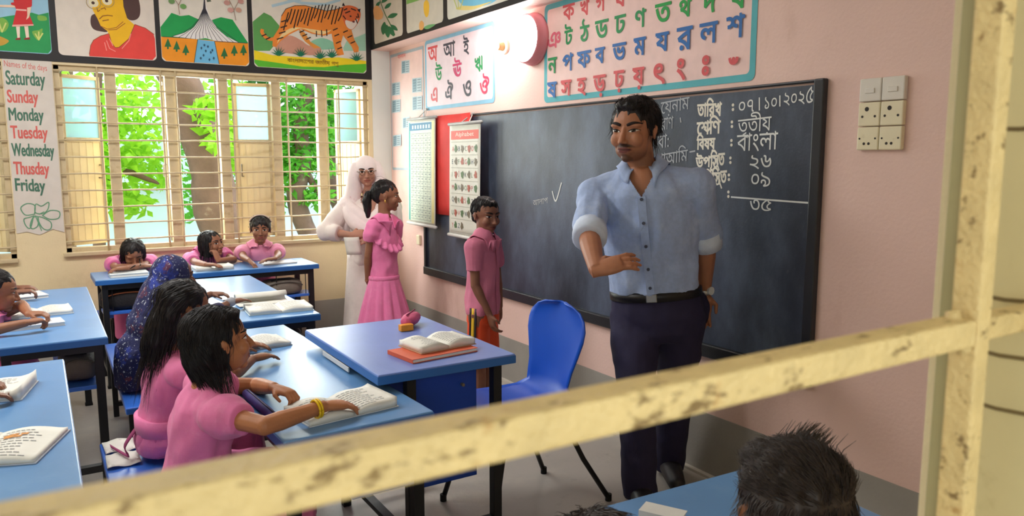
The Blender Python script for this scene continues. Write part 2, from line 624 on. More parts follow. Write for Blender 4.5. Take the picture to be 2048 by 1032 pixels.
# shutter leaf folded back against the jamb: sheet steel with pressed creases
lf = MB().box((FO[1] - 0.018, 0.06, FO[2] + 0.02), (FO[1] - 0.010, 0.266, FO[3] - 0.02))
M_crease = mat('dark_sheet_crease', (112, 92, 52), 0.6, 0.1, 20)
cr = MB()
for v_ in (255, 600, 715, 825):
    z = on_x(2036, v_, FO[1] - 0.018).z
    cr.tube([(FO[1] - 0.018, 0.062, z + 0.022), (FO[1] - 0.0185, 0.20, z + 0.002), (FO[1] - 0.0185, 0.244, z - 0.001), (FO[1] - 0.018, 0.264, z)], 0.0013, 6)
lf_ = lf.build('shutter_leaf', stain(mat('cream_leaf_sheet', (206, 188, 136), 0.5, 0.06, 12), (150, 126, 76), 16, 0.58, 0.75, 0.5, 3), w3)
cr.build('sheet_crease', M_crease, lf_, smooth=True)

# ------------------------------------------------------------------ murals painted above the windows and along the beam
PAL = {}
def flatmat(rgb):
    k = 'paint_%02x%02x%02x' % tuple(int(c) for c in rgb)
    return mat(k, rgb, 0.55, 0.05, 14)


class Mural:
    """One painted picture: shapes named in wall metres (a, z) or picked from the photograph through conv()."""
    def __init__(self, plane, conv):
        self.plane, self.conv, self.mb, self.mats, self.k = plane, conv, MB(), [], 0

    def mi(self, rgb):
        m = flatmat(rgb)
        if m not in self.mats:
            self.mats.append(m)
        return self.mats.index(m)

    def raw(self, contours, rgb):
        self.k += 1
        lift = 0.005 + self.k * 0.00025
        V, T = fill2d(contours)
        if T:
            if self.plane == 'back':
                vs = [(p.x, BACK_Y - lift, p.y) for p in V]
            elif self.plane == 'beam':
                vs = [(BEAM_X - lift, p.x, p.y) for p in V]
            else:
                vs = [(BOARD_X - lift + 0.003, p.x, p.y) for p in V]
            self.mb.add(vs, T, self.mi(rgb))
        return self

    def poly(self, pts, rgb, smooth=False):
        if smooth:
            pts = [tuple(p) for p in catmull([Vector((*p, 0)) for p in pts], 4, True)]
        return self.raw([[self.conv(p[0], p[1]) for p in pts]], rgb)

    def line(self, pts, w, rgb, smooth=False):
        q = [self.conv(p[0], p[1]) for p in pts]
        if smooth and len(q) > 2:
            q = [(p.x, p.y) for p in catmull([Vector((*p, 0)) for p in q], 5)]
        return self.raw(stroke(q, w), rgb)

    def lines(self, many, w, rgb):
        cs = []
        for pts in many:
            q = [self.conv(p[0], p[1]) for p in pts]
            cs += stroke(q, w)
        return self.raw(cs, rgb)

    def disc(self, c, rx, ry, rgb, n=20):
        a, z = self.conv(*c)
        return self.raw([[(a + rx * math.cos(t), z + ry * math.sin(t)) for t in (2 * math.pi * i / n for i in range(n))]], rgb)

    def done(self, name, label, cat='mural', group=None):
        o = self.mb.build(name, self.mats)
        # faces toward the room
        return tag(o, label, cat, group)


def rrect(x0, z0, x1, z1, r, n=5):
    out = []
    for cx, cz, a0 in ((x1 - r, z1 - r, 0), (x0 + r, z1 - r, 90), (x0 + r, z0 + r, 180), (x1 - r, z0 + r, 270)):
        for k in range(n + 1):
            a = math.radians(a0 + 90 * k / n)
            out.append((cx + r * math.cos(a), cz + r * math.sin(a)))
    return out


def conv_back(scale, ox, oy):
    def c(a, b):
        p = on_y(ox + a / scale, oy + b / scale, BACK_Y - 0.006)
        return (p.x, p.z)
    return c


def conv_beam(scale, ox, oy):
    def c(a, b):
        p = on_x(ox + a / scale, oy + b / scale, BEAM_X - 0.006)
        return (p.y, p.z)
    return c


def conv_board(scale, ox, oy):
    def c(a, b):
        p = on_x(ox + a / scale, oy + b / scale, BOARD_X - 0.004)
        return (p.y, p.z)
    return c


ZT = 2.74
MB().box((X0, BACK_Y - 0.005, 2.082), (BEAM_X - 0.001, BACK_Y + 0.001, ZT + 0.05)).build('trim_4', M_black)['kind'] = 'structure'
MB().box((BEAM_X - 0.005, Y0, 2.3155), (BEAM_X + 0.001, BACK_Y - 0.0055, ZT + 0.05)).build('trim_5', M_black)['kind'] = 'structure'
ZB = 2.128
# girl in a red dress on a green field
c = conv_back(5.16, 0, 0)
m = Mural('back', c)
m.raw([rrect(-0.62, ZB, 0.152, ZT, 0.03)], (150, 196, 220))
m.raw([[(-0.60, ZB + .004), (-0.60, 2.30), (-0.3, 2.34), c(0, 180), c(120, 160), c(330, 130), c(400, 152), (0.150, c(505, 130)[1]), (0.150, ZB + .03), (0.13, ZB + .004)]], (30, 150, 80))
for pts in (((0, 190), (60, 200), (90, 260), (40, 330), (-60, 300)), ((330, 330), (400, 310), (440, 300), (400, 420)), ((390, 160), (470, 170), (480, 210), (400, 210))):
    m.poly(pts, (120, 176, 70), True)
m.poly([(-40, 370), (60, 400), (90, 430), (20, 470), (-60, 460)], (190, 150, 50), True)
m.lines([[(400, 410), (365, 350)], [(400, 410), (400, 330)], [(400, 410), (440, 345)], [(20, 330), (-10, 230)], [(20, 330), (60, 240)]], 0.008, (206, 214, 120))
m.poly([(165, 270), (205, 270), (205, 395), (180, 395)], (236, 214, 196)).poly([(250, 270), (290, 270), (302, 390), (270, 395)], (236, 214, 196))
m.poly([(165, 395), (210, 388), (210, 412), (160, 412)], (140, 30, 30)).poly([(250, 395), (305, 385), (310, 408), (250, 410)], (140, 30, 30))
m.poly([(110, 30), (330, -10), (330, 60), (285, 105), (345, 255), (130, 262), (168, 100), (150, 60), (115, 48)], (206, 36, 40))
m.poly([(120, -120), (330, -120), (330, 60), (150, 60)], (206, 36, 40))
m.poly([(280, 80), (325, 72), (300, 180), (270, 205), (282, 160)], (236, 206, 180)).poly([(112, 52), (150, 60), (160, 78), (-120, 70), (-120, 48)], (236, 206, 180))
m.poly([(168, 92), (272, 98), (275, 116), (166, 108)], (240, 180, 170)).poly([(128, 256), (345, 250), (348, 266), (126, 276)], (236, 170, 160))
m.disc((222, -190), 0.055, 0.065, (232, 200, 172))
m.done('mural_painting', 'mural of a girl in a red dress on a green field, top left corner')
# portrait
m = Mural('back', c)
m.raw([rrect(0.190, ZB, 0.785, ZT, 0.03)], (222, 212, 200))
m.poly([(945, 160), (935, 240), (965, 300), (1040, 325), (1110, 325), (1040, 250), (1005, 150)], (78, 50, 46), True)
m.poly([(1265, -130), (1390, -90), (1440, 30), (1445, 150), (1400, 205), (1320, 195), (1255, 70)], (78, 50, 46), True)
m.poly([(918, -60), (990, -190), (1180, -260), (1340, -200), (1400, -60), (1265, -60), (1000, -60)], (78, 50, 46), True)
m.raw([[c(922, 566), c(935, 470), c(965, 415), c(1040, 370), c(1120, 348), c(1185, 480), c(1330, 395), c(1392, 252), c(1500, 290), c(1585, 355), (0.780, c(1600, 400)[1]), (0.780, ZB + .03), (0.757, ZB + .003), (c(922, 566)[0], ZB + .003)]], (226, 66, 58))
m.poly([(940, 20), (960, 110), (1005, 190), (1040, 270), (1108, 320), (1130, 370), (1150, 440), (1185, 488), (1225, 486), (1325, 400), (1386, 255), (1312, 190), (1275, 70), (1262, -80), (1180, -170), (1010, -150), (935, -70)], (240, 186, 8))
m.lines([[(1125, 350), (1150, 440), (1190, 492), (1230, 488)], [(1230, 488), (1330, 400), (1390, 255)], [(922, 560), (935, 470), (965, 415), (1040, 370), (1120, 348)], [(1392, 252), (1500, 290), (1590, 355)], [(1040, 270), (1108, 300), (1200, 285), (1270, 225)], [(1120, 310), (1200, 305), (1290, 240)]], 0.004, (150, 70, 30))
m.lines([[(1130, 400), (1165, 470)], [(1100, 420), (1130, 500), (1190, 530)], [(1080, 440), (1100, 520)], [(1350, 350), (1330, 420), (1260, 500)]], 0.005, (244, 150, 140))
m.lines([[(1028, 195), (1060, 165), (1110, 158), (1160, 165)], [(1060, 215), (1120, 205)]], 0.006, (150, 90, 10))
m.lines([[(1000, 80), (1010, 120), (1030, 105)], [(1040, 95), (1080, 80), (1090, 100)]], 0.005, (150, 90, 10))
for e in ((965, 30), (1105, 10)):
    m.disc(e, 0.030, 0.028, (236, 226, 190)).disc((e[0] - 5, e[1]), 0.010, 0.010, (70, 40, 30))
    a, z = c(*e)
    m.raw(stroke([(a + 0.042 * math.cos(t), z + 0.04 * math.sin(t)) for t in np.linspace(0, 2 * math.pi, 24)], 0.004), (176, 150, 90))
m.lines([[(925, -30), (990, -40)], [(1060, -50), (1150, -60)]], 0.008, (90, 56, 30))
m.done('mural_painting', 'mural portrait with yellow face, glasses and red garment')
# monument
c = conv_back(3.44, 0, 0)
m = Mural('back', c)
m.raw([rrect(0.818, ZB, 1.417, ZT, 0.03)], (226, 220, 208))
m.raw([[(0.820, c(0, 95)[1]), c(1180, 88), c(1240, 110), c(1300, 103), c(1370, 135), c(1450, 140), c(1520, 118), c(1600, 135), (1.415, c(0, 132)[1] - 0.03), (1.415, 2.2), (0.820, 2.2)]], (20, 158, 78))
m.raw([[(0.820, c(1118, 252)[1]), (1.415, c(1700, 296)[1]), (1.415, ZB + .03), (1.39, ZB + .003), (0.845, ZB + .003), (0.820, ZB + .03)]], (240, 150, 24))
m.raw([[c(1360, 272), c(1476, 284), (c(1508, 440)[0], ZB + .004), (c(1336, 430)[0], ZB + .004)]], (110, 186, 226))
m.lines([[(1360, 272), (1336, 430)], [(1476, 284), (1508, 440)], [(1118, 252), (1360, 268)], [(1480, 285), (1700, 297)]], 0.004, (50, 60, 70))
m.poly([(1403, -30), (1394, 60), (1375, 130), (1330, 190), (1270, 225), (1185, 250), (1355, 270), (1415, 262), (1475, 280), (1640, 292), (1560, 250), (1490, 190), (1440, 110), (1416, 30), (1410, -30)], (232, 230, 228))
base = [(1185, 250), (1230, 256), (1275, 262), (1310, 266), (1345, 270), (1375, 268), (1398, 262), (1430, 264), (1460, 276), (1495, 281), (1530, 285), (1570, 288), (1605, 290), (1640, 292)]
shape = []
for i, b in enumerate(base):
    t = (i - 6.5) / 6.5
    shape.append([(1406, -30), (1406 + 8 * t, 60), (1406 + 38 * t, 130), (1406 + 85 * t, 185), (1406 + 150 * t, 228), b])
m.lines(shape, 0.0032, (44, 44, 56))
m.poly([(1405, -60), (1440, -10), (1455, 10), (1425, 15)], (90, 100, 80))
for (x, y) in ((1155, 300), (1215, 318), (1278, 342), (1543, 366), (1612, 346), (1675, 343)):
    m.poly([(x, y - 38), (x + 24, y + 22), (x + 6, y + 22), (x + 6, y + 38), (x - 6, y + 38), (x - 6, y + 22), (x - 24, y + 22)], (34, 110, 60))
for (x, y) in ((1385, 330), (1430, 320), (1450, 360), (1400, 380), (1460, 345), (1380, 400), (1440, 410), (1415, 350), (1470, 400), (1405, 310)):
    m.poly([(x - 7, y), (x, y - 10), (x + 7, y), (x, y + 12)], (40, 80, 110))
m.lines([[(1235, 100), (1225, 30), (1190, -20)], [(1225, 40), (1250, -10)], [(1622, 140), (1605, 60), (1575, 0)], [(1608, 70), (1640, 10)]], 0.004, (150, 120, 100))
for (x, y, col) in ((1180, 10, (110, 150, 90)), (1260, 45, (110, 160, 90)), (1245, -20, (130, 160, 90)), (1560, 20, (200, 150, 140)), (1640, 70, (206, 160, 140)), (1655, 10, (200, 150, 140)), (1585, 70, (210, 160, 150))):
    m.disc((x, y), 0.022, 0.018, col, 9)
m.done('mural_painting', 'mural of a tall white pointed monument above orange lawns and a blue path')
# tiger
c = conv_back(3.44, 400, 0)
m = Mural('back', c)
m.raw([rrect(1.452, ZB, 2.338, ZT, 0.03)], (228, 222, 210))
xl, xr = 1.454, 2.336
m.lines([[(440, -10), (560, -20), (700, 20), (860, 30), (960, 0)], [(500, 40), (620, 10), (760, -20)]], 0.02, (178, 208, 222))
m.raw([[(xl, c(372, 150)[1]), c(440, 86), c(490, 110), c(545, 175), c(560, 250), c(520, 300), c(480, 350), (xl, c(372, 350)[1])]], (92, 160, 84))
m.poly([(760, 290), (830, 262), (900, 280), (950, 330), (780, 340)], (140, 200, 170), True).raw([[c(985, 330), c(1010, 280), c(1090, 250), (xr, c(1140, 230)[1]), (xr, c(1140, 350)[1]), c(990, 350)]], (160, 205, 180))
m.poly([(520, 330), (545, 270), (620, 244), (700, 280), (745, 312), (830, 330), (800, 380), (560, 360)], (206, 150, 128), True)
m.raw([[(xl, c(372, 345)[1]), c(500, 380), c(650, 390), c(800, 400), c(950, 395), c(1080, 410), (xr, c(1145, 420)[1]), (xr, ZB + .04), (2.30, ZB + .004), (1.49, ZB + .004), (xl, ZB + .04)]], (238, 214, 20))
m.raw([[(xl, c(375, 410)[1]), c(520, 430), c(700, 458), c(850, 462), c(1000, 445), (xr, c(1148, 440)[1]), (xr, ZB + .03), (2.31, ZB + .003), (1.48, ZB + .003), (xl, ZB + .03)]], (86, 186, 40))
tig = (240, 140, 50)
m.line([(525, 262), (490, 270), (455, 258), (428, 225), (428, 208)], 0.024, tig, True)
m.poly([(680, 200), (720, 225), (760, 288), (830, 328), (786, 334), (722, 285), (690, 240)], (230, 150, 60))
m.poly([(1040, 200), (1060, 270), (1092, 325), (1090, 358), (1060, 362), (1042, 320), (985, 245), (975, 215)], (232, 140, 60))
m.poly([(545, 190), (560, 110), (590, 62), (650, 40), (720, 38), (800, 58), (870, 76), (930, 66), (975, 52), (1060, 110), (1040, 200), (985, 240), (968, 300), (990, 376), (945, 384), (922, 320), (905, 232), (850, 246), (770, 232), (690, 200), (610, 240), (552, 285), (522, 325), (498, 318), (500, 262)], tig)
m.poly([(905, 205), (850, 236), (780, 226), (700, 196), (640, 214), (560, 262), (530, 300), (560, 236), (640, 190), (760, 200), (860, 214)], (246, 214, 150), True)
m.poly([(970, 60), (1010, 38), (1065, 46), (1100, 76), (1102, 120), (1080, 168), (1045, 205), (1010, 188), (980, 130)], (226, 110, 60), True)
m.poly([(1000, 140), (1050, 150), (1082, 130), (1078, 165), (1045, 202), (1010, 185)], (240, 226, 214), True)
m.poly([(975, 40), (985, 18), (998, 42)], (40, 30, 40)).poly([(1080, 66), (1104, 60), (1098, 88)], (40, 30, 40))
stripes = []
for x in np.linspace(585, 960, 17):
    top = 46 + 18 * math.sin((x - 560) / 60.0) + (30 if x < 600 else 0)
    stripes.append([(x + 22, top + 4), (x + 6, top + 60), (x - 10, top + 110 + 20 * math.sin(x))])
for x, y in ((560, 150), (556, 190), (545, 230), (530, 270)):
    stripes.append([(x, y), (x + 40, y - 12)])
for x, y in ((700, 215), (720, 240), (745, 262), (930, 200), (940, 240), (1000, 215), (1030, 250), (1050, 290), (950, 290), (960, 330), (440, 240), (468, 262)):
    stripes.append([(x - 14, y + 8), (x + 14, y - 4)])
stripes += [[(800, 215), (800, 250)], [(835, 210), (838, 252)], [(870, 205), (872, 245)], [(990, 70), (1010, 60)], [(1000, 90), (1030, 78)], [(1040, 60), (1070, 72)], [(985, 110), (1000, 130)], [(1085, 95), (1090, 120)], [(1070, 130), (1082, 160)]]
m.lines(stripes, 0.0085, (40, 26, 24))
m.lines([[(560, 110), (590, 62), (650, 40), (720, 38), (800, 58), (870, 76), (930, 66), (975, 52)]], 0.004, (60, 40, 40))
m.disc((1035, 112), 0.008, 0.006, (30, 30, 30)).disc((1078, 118), 0.007, 0.006, (30, 30, 30)).disc((1055, 150), 0.011, 0.008, (120, 60, 60))
for (x, y) in ((540, 380), (690, 384), (825, 400), (905, 392), (1075, 415)):
    cs = []
    for k in range(7):
        a = math.radians(20 + 140 * k / 6)
        p = c(x, y)
        q = c(x + 58 * math.cos(a), y - 66 * math.sin(a))
        n = Vector((q[0] - p[0], q[1] - p[1])).normalized().orthogonal() * 0.008
        cs.append([(p[0] + n.x, p[1] + n.y), (p[0] - n.x, p[1] - n.y), q])
    m.raw(cs, (0, 112, 80))
cs = text_contours('বাংলাদেেশর জাতীয় পশু')
x0, y0, x1, y1 = bounds(cs)
pa, pb = c(600, 425), c(955, 452)
s = (pb[0] - pa[0]) / (x1 - x0)
m.raw([[(pa[0] + (p[0] - x0) * s, pa[1] - 0.012 + (p[1] - y0) * s + (p[0] - x0) * s * (pb[1] - pa[1]) / (pb[0] - pa[0])) for p in k] for k in cs], (120, 80, 10))
m.done('mural_painting', 'mural of a striped orange tiger walking, right end over the windows')
# beam: leaves, mangoes, shore
bx = lambda y0_, y1_: [rrect(min(y0_, y1_), 2.350, max(y0_, y1_), ZT, 0.03)]
c = conv_beam(3.44, 400, 0)
m = Mural('beam', c)
m.raw(bx(5.90, 5.345), (206, 196, 182))
m.line([(1230, -20), (1270, 90), (1310, 170), (1340, 240)], 0.012, (70, 110, 60), True)
for (x, y, dx, dy) in ((1270, 60, 45, -40), (1290, 120, 70, -25), (1310, 170, 50, 40), (1270, 150, -10, 90), (1285, 170, 10, 90), (1300, 180, 35, 70), (1250, 20, 50, -50), (1240, 10, -30, 40)):
    L = Vector((dx, dy)); n = Vector((-dy, dx)) * 0.22
    m.poly([(x, y), (x + dx * .5 + n.x, y + dy * .5 + n.y), (x + dx, y + dy), (x + dx * .5 - n.x, y + dy * .5 - n.y)], (34, 110, 70), True)
m.poly([(1195, 60), (1225, 40), (1260, 90), (1250, 130), (1205, 130)], (226, 168, 110), True)
m.done('mural_painting', 'small mural of a green leafy branch at the corner end of the beam')
m = Mural('beam', c)
m.raw(bx(5.275, 4.685), (208, 200, 186))
m.poly([(1420, 30), (1530, -5), (1530, -60), (1420, -40)], (126, 176, 90))
m.poly([(1540, 20), (1560, 0), (1576, 30), (1572, 100), (1555, 118), (1540, 80)], (240, 190, 60), True)
m.poly([(1508, 165), (1522, 142), (1540, 160), (1535, 200), (1512, 205)], (230, 170, 100), True)
m.poly([(1540, 190), (1575, 170), (1620, 168), (1570, 200)], (110, 170, 110), True)
m.done('mural_painting', 'small mural of yellow mangoes on the beam, next to the leafy branch')
c = conv_beam(3.44, 740, 0)
m = Mural('beam', c)
m.raw(bx(4.625, 3.70), (214, 212, 200))
m.poly([(600, -80), (640, 40), (760, 45), (870, 0), (890, -80)], (120, 190, 220), True)
m.poly([(590, 60), (640, 70), (720, 62), (840, 10), (720, 40), (640, 40)], (226, 206, 130), True)
m.lines([[(600, 60), (575, -10)], [(610, 60), (605, -10)], [(620, 60), (640, 0)]], 0.01, (190, 196, 110))
m.done('mural_painting', 'small mural of blue water and a sandy shore on the beam')
m = Mural('beam', c)
m.raw(bx(3.62, 2.72), (216, 210, 196))
m.done('mural_painting', 'blank pale mural panel on the beam over the board')


# ------------------------------------------------------------------ lettering on the walls
def embolden(cs, w):
    """Thicken lettering by brushing along its outlines."""
    if not w:
        return cs
    big = max(cs, key=lambda q: abs(_area(q)))
    sg = 1 if _area(big) > 0 else -1
    extra = []
    for q in cs:
        for e in stroke(q + [q[0]], w):
            extra.append(e if _area(e) * sg > 0 else e[::-1])
    return cs + extra


def put(m, s, u, v, height_px, rgb, conv_raw, slant=0.0, weight=0.0055):
    """One painted letter centred where (u, v) of the photograph falls on the wall, height in photograph pixels."""
    cs = text_contours(s)
    x0, y0, x1, y1 = bounds(cs)
    top, bot = conv_raw(u, v - height_px / 2), conv_raw(u, v + height_px / 2)
    H = top[1] - bot[1]
    k = H / max(y1 - y0, 0.35)
    a, z = conv_raw(u, v)
    sgn = -1 if m.plane != 'back' else 1
    out = [[(a + sgn * ((p[0] - (x0 + x1) / 2) * k), z + (p[1] - (y0 + y1) / 2) * k) for p in q] for q in cs]
    out = embolden(out, weight)
    m.raw(out, rgb)


def _area(p):
    return sum(p[i][0] * p[(i + 1) % len(p)][1] - p[(i + 1) % len(p)][0] * p[i][1] for i in range(len(p))) / 2


def word(m, s, left, right, rgb, conv_raw, h=None, sgn=None, weight=0.0):
    """A word written between two points of the photograph (left, right = centre-height ends)."""
    cs = text_contours(s)
    x0, y0, x1, y1 = bounds(cs)
    A, B = conv_raw(*left), conv_raw(*right)
    L = B[0] - A[0]
    k = L / (x1 - x0)
    kz = h / (y1 - y0) if h else abs(k)
    out = [[(A[0] + (p[0] - x0) * k, A[1] + (B[1] - A[1]) * (p[0] - x0) / (x1 - x0) + (p[1] - (y0 + y1) / 2) * kz) for p in q] for q in cs]
    m.raw(embolden(out, weight), rgb)


# names of the days on the pier between the windows
cb = conv_back(1, 0, 0)
m = Mural('back', cb)
m.raw([[(-0.128, 0.955), (-0.128, 2.081), (0.145, 2.081), (0.145, 0.95), (0.08, 0.975), (0.0, 0.94), (-0.07, 0.965)]], (208, 200, 190))
GR, RD = (70, 112, 92), (206, 96, 88)
word(m, 'Names of the days', (8, 128), (94, 138), RD, cb, 0.05)
for s, a, b, col, h in (('Saturday', (12, 159), (90, 163), GR, 0.115), ('Sunday', (15, 196), (76, 198), RD, 0.105), ('Monday', (18, 232), (87, 234), GR, 0.105), ('Tuesday', (22, 268), (95, 269), RD, 0.105), ('Wednesday', (24, 303), (108, 305), GR, 0.105), ('Thusday', (28, 340), (98, 341), RD, 0.105), ('Friday', (31, 373), (90, 375), GR, 0.105)):
    word(m, s, a, b, col, cb, h, weight=0.004)
cf = conv_back(3.97, 0, 300)
petals = []
for pts in ([(265, 510), (200, 515), (165, 460), (215, 425), (275, 440), (275, 500)], [(280, 495), (285, 430), (330, 445), (385, 415), (380, 470), (340, 505)], [(345, 515), (400, 480), (470, 490), (465, 540), (400, 550), (345, 525)], [(320, 530), (400, 570), (405, 620), (370, 635), (330, 610), (300, 545)], [(265, 530), (240, 620), (205, 600), (190, 550), (230, 535), (265, 525)], [(260, 540), (300, 530), (300, 600), (260, 625), (240, 600)]):
    q = [tuple(p)[:2] for p in catmull([Vector((*p, 0)) for p in pts], 5, True)]
    petals.append(q + [q[0]])
m.conv = cf
m.lines(petals, 0.006, (96, 150, 116))
m.lines([[(280, 520), (330, 640)], [(310, 510), (350, 490)]], 0.005, (96, 150, 116))
m.done('wall_lettering', 'painted list of English day names on the pier between the windows', 'wall lettering')

cw = conv_board(1, 0, 0)
TEAL, LBLUE = (84, 176, 186), (130, 186, 214)
R1, G1, B1, K1 = (214, 84, 88), (36, 146, 84), (36, 104, 176), (62, 62, 74)


def panel(name, label, y0, y1, z0, z1, frame_rgb, fill_rgb, letters, th=0.026):
    m = Mural('board', cw)
    a, b = min(y0, y1), max(y0, y1)
    m.raw([rrect(a, z0, b, z1, 0.03)], frame_rgb)
    m.raw([rrect(a + th, z0 + th, b - th, z1 - th, 0.02)], fill_rgb)
    for (s, u, v, h, col) in letters:
        put(m, s, u, v, h, col, cw)
    return m.done(name, label, 'painted letter panel')


V1 = [('অ', 865, 108, 30, R1), ('আ', 898, 98, 30, K1), ('ই', 932, 90, 40, K1), ('উ', 877, 142, 36, G1), ('ঊ', 914, 134, 38, (206, 60, 110)), ('ঋ', 957, 128, 30, G1), ('এ', 868, 190, 28, R1), ('ঐ', 898, 179, 38, K1), ('ও', 934, 177, 30, K1), ('ঔ', 969, 167, 40, (206, 50, 90))]
panel('vowel_panel', 'blue framed panel of painted vowel letters near the lamp', 5.31, 4.285, 1.803, 2.312, LBLUE, (232, 214, 222), V1)
C1 = [('ক', 1137, 24, 30, R1), ('খ', 1169, 15, 30, R1), ('গ', 1201, 6, 32, R1), ('ঘ', 1240, -3, 32, R1),
      ('ঞ', 1108, 80, 30, (226, 110, 130)), ('ট', 1137, 68, 40, G1), ('ঠ', 1169, 60, 44, G1), ('ড', 1203, 58, 34, G1), ('ঢ', 1240, 48, 34, G1), ('ণ', 1281, 36, 36, G1), ('ত', 1326, 25, 36, (30, 160, 70)), ('থ', 1371, 15, 36, (30, 160, 70)), ('দ', 1419, 6, 38, (30, 160, 70)), ('ধ', 1478, -4, 40, (30, 160, 70)),
      ('ন', 1105, 131, 30, G1), ('প', 1136, 124, 34, B1), ('ফ', 1168, 119, 32, B1), ('ব', 1200, 111, 30, B1), ('ভ', 1239, 103, 32, B1), ('ম', 1280, 93, 34, B1), ('য', 1325, 84, 36, B1), ('র', 1370, 77, 44, B1), ('ল', 1418, 66, 40, B1), ('শ', 1472, 52, 46, B1),
      ('ষ', 1105, 180, 30, B1), ('স', 1133, 176, 30, R1), ('হ', 1164, 174, 34, R1), ('ড়', 1200, 172, 42, R1), ('ঢ়', 1239, 163, 42, R1), ('য়', 1278, 157, 42, R1), ('ৎ', 1320, 148, 40, R1), ('ং', 1364, 139, 42, R1), ('ঃ', 1413, 131, 38, R1), ('ঁ', 1469, 122, 24, R1)]
panel('consonant_panel', 'wide teal framed panel of painted consonant letters above the blackboard', 3.725, 2.190, 1.766, 2.312, TEAL, (240, 206, 200), C1, 0.03)
# corner panel of small word boxes
m = Mural('board', cw)
m.raw([rrect(5.335, 1.352, 5.968, 2.285, 0.01)], (168, 184, 194))
m.raw([rrect(5.355, 1.372, 5.950, 2.262, 0.01)], (232, 200, 194))
cp = conv_board(3.44, 740, 0)
for (x, y, w, h) in ((215, 420, 56, 88), (150, 572, 56, 88), (290, 540, 66, 100), (152, 690, 58, 88), (292, 666, 68, 96), (226, 810, 50, 76), (160, 932, 56, 78)):
    pts = [cp(x, y), cp(x + w, y - 8), cp(x + w, y + h - 8), cp(x, y + h)]
    m.raw([pts], (176, 196, 204))
    m.raw([[cp(x + 4, y + 6), cp(x + w * .46, y), cp(x + w * .46, y + h - 12), cp(x + 4, y + h - 6)]], (128, 158, 172))
    m.lines([[(0, 0), (1, 0)]], 0.0001, (70, 90, 110)) if False else None
    ls = []
    for k in range(5):
        yy = y + 14 + k * (h - 24) / 4
        ls += stroke([cp(x + w * .55, yy - 6), cp(x + w * .9, yy - 9)], 0.005) + stroke([cp(x + 8, yy), cp(x + w * .4, yy - 4)], 0.005)
    m.raw(ls, (104, 124, 140))
word(m, 'বানান', (796, 114), (812, 110), R1, cw, 0.03)
m.done('word_box_panel', 'narrow pale blue framed panel of small word boxes in the corner', 'painted letter panel')

# ------------------------------------------------------------------ blackboard
M_slate = stain(stain(mat('blackboard_paint', (46, 53, 68), 0.40, 0.12, 2.5, 0.06, 90, spec=0.5), (124, 140, 168), 2.0, 0.36, 0.74, 0.5, 3, (1, 1, 0.5)), (150, 152, 156), 40, 0.62, 0.8, 0.25, 6)
M_bframe = mat('black_board_frame', (44, 46, 52), 0.35, 0.1, 10)
by0, by1, bz0, bz1 = 1.842, 5.325, 0.560, 1.745
bb = empty('blackboard', (BOARD_X, (by0 + by1) / 2, bz0), 'long black chalkboard with Bengali chalk writing on the pink wall', 'blackboard')
MB().box((BOARD_X - 0.012, by0 + .03, bz0 + .03), (BOARD_X - 0.001, by1 - .03, bz1 - .02)).build('writing_surface', M_slate, bb)
fb = MB()
def rail(p, q, w):
    fb.tube([p, q], w, 12, flat=(1, 0.55), up=(1, 0, 0)) if False else None
fb.box((BOARD_X - 0.03, by0, bz0), (BOARD_X - 0.001, by0 + 0.045, bz1)).box((BOARD_X - 0.03, by1 - 0.03, bz0), (BOARD_X - 0.001, by1, bz1))
fb.box((BOARD_X - 0.02, by0, bz1 - 0.012), (BOARD_X - 0.001, by1, bz1)).box((BOARD_X - 0.036, by0, bz0), (BOARD_X - 0.001, by1, bz0 + 0.06))
fb.build('board_frame', M_bframe, bb, bevel=0.012, bseg=3)
CH = (226, 228, 226)
ch = Mural('board', cw)
ch.plane = 'chalk'
_raw = ch.raw
def chalk_raw(contours, rgb):
    V, T = fill2d(contours)
    if T:
        ch.k += 1
        ch.mb.add([(BOARD_X - 0.0125 - ch.k * 0.00003, p.x, p.y) for p in V], T, ch.mi(rgb))
    return ch
ch.raw = chalk_raw
def conv_chalk(u, v):
    p = on_x(u, v, BOARD_X - 0.0125)
    return (p.y, p.z)
ch.conv = conv_chalk
def hand(pts_list, w=0.008, rgb=CH):
    cs = []
    for pts in pts_list:
        q = [conv_chalk(*p) for p in pts]
        if len(q) > 2:
            q = [tuple(p)[:2] for p in catmull([Vector((*p, 0)) for p in q], 5)]
        cs += stroke(q, w)
    chalk_raw(cs, rgb)
LB = (232, 226, 210)
def flush(what):
    o = ch.mb.build('chalk_writing', ch.mats, bb)
    o['label'] = what
    ch.mb, ch.mats = MB(), []
for s, l, r, h in (('তািরখ', (1395, 216), (1443, 213), 0.078), ('েশ\u09cdরিণ', (1394, 252), (1441, 248), 0.078), ('িবষয়', (1394, 287), (1430, 285), 0.080), ('উপ', (1392, 321), (1421, 319), 0.062)):
    if 'শ\u09cd' in s:
        word(ch, 'েশিণ', l, r, LB, conv_chalk, h, weight=0.004)
        hand([[(1409, 258), (1415, 262), (1420, 256)]], 0.009, LB)
    else:
        word(ch, s, l, r, LB, conv_chalk, h, weight=0.004)
word(ch, 'িস', (1421, 318), (1438, 316), LB, conv_chalk, 0.075, weight=0.004)
hand([[(1426, 325), (1430, 334), (1436, 328), (1433, 322), (1438, 340)]], 0.007, LB)
word(ch, 'ত', (1437, 319), (1449, 318), LB, conv_chalk, 0.05, weight=0.004)
word(ch, 'অনুপ', (1378, 356), (1424, 355), LB, conv_chalk, 0.085, weight=0.004)
word(ch, 'িস', (1424, 352), (1441, 351), LB, conv_chalk, 0.075, weight=0.004)
hand([[(1430, 360), (1434, 369), (1440, 363), (1437, 357), (1443, 376)]], 0.007, LB)
word(ch, 'ত', (1441, 354), (1453, 353), LB, conv_chalk, 0.05, weight=0.004)
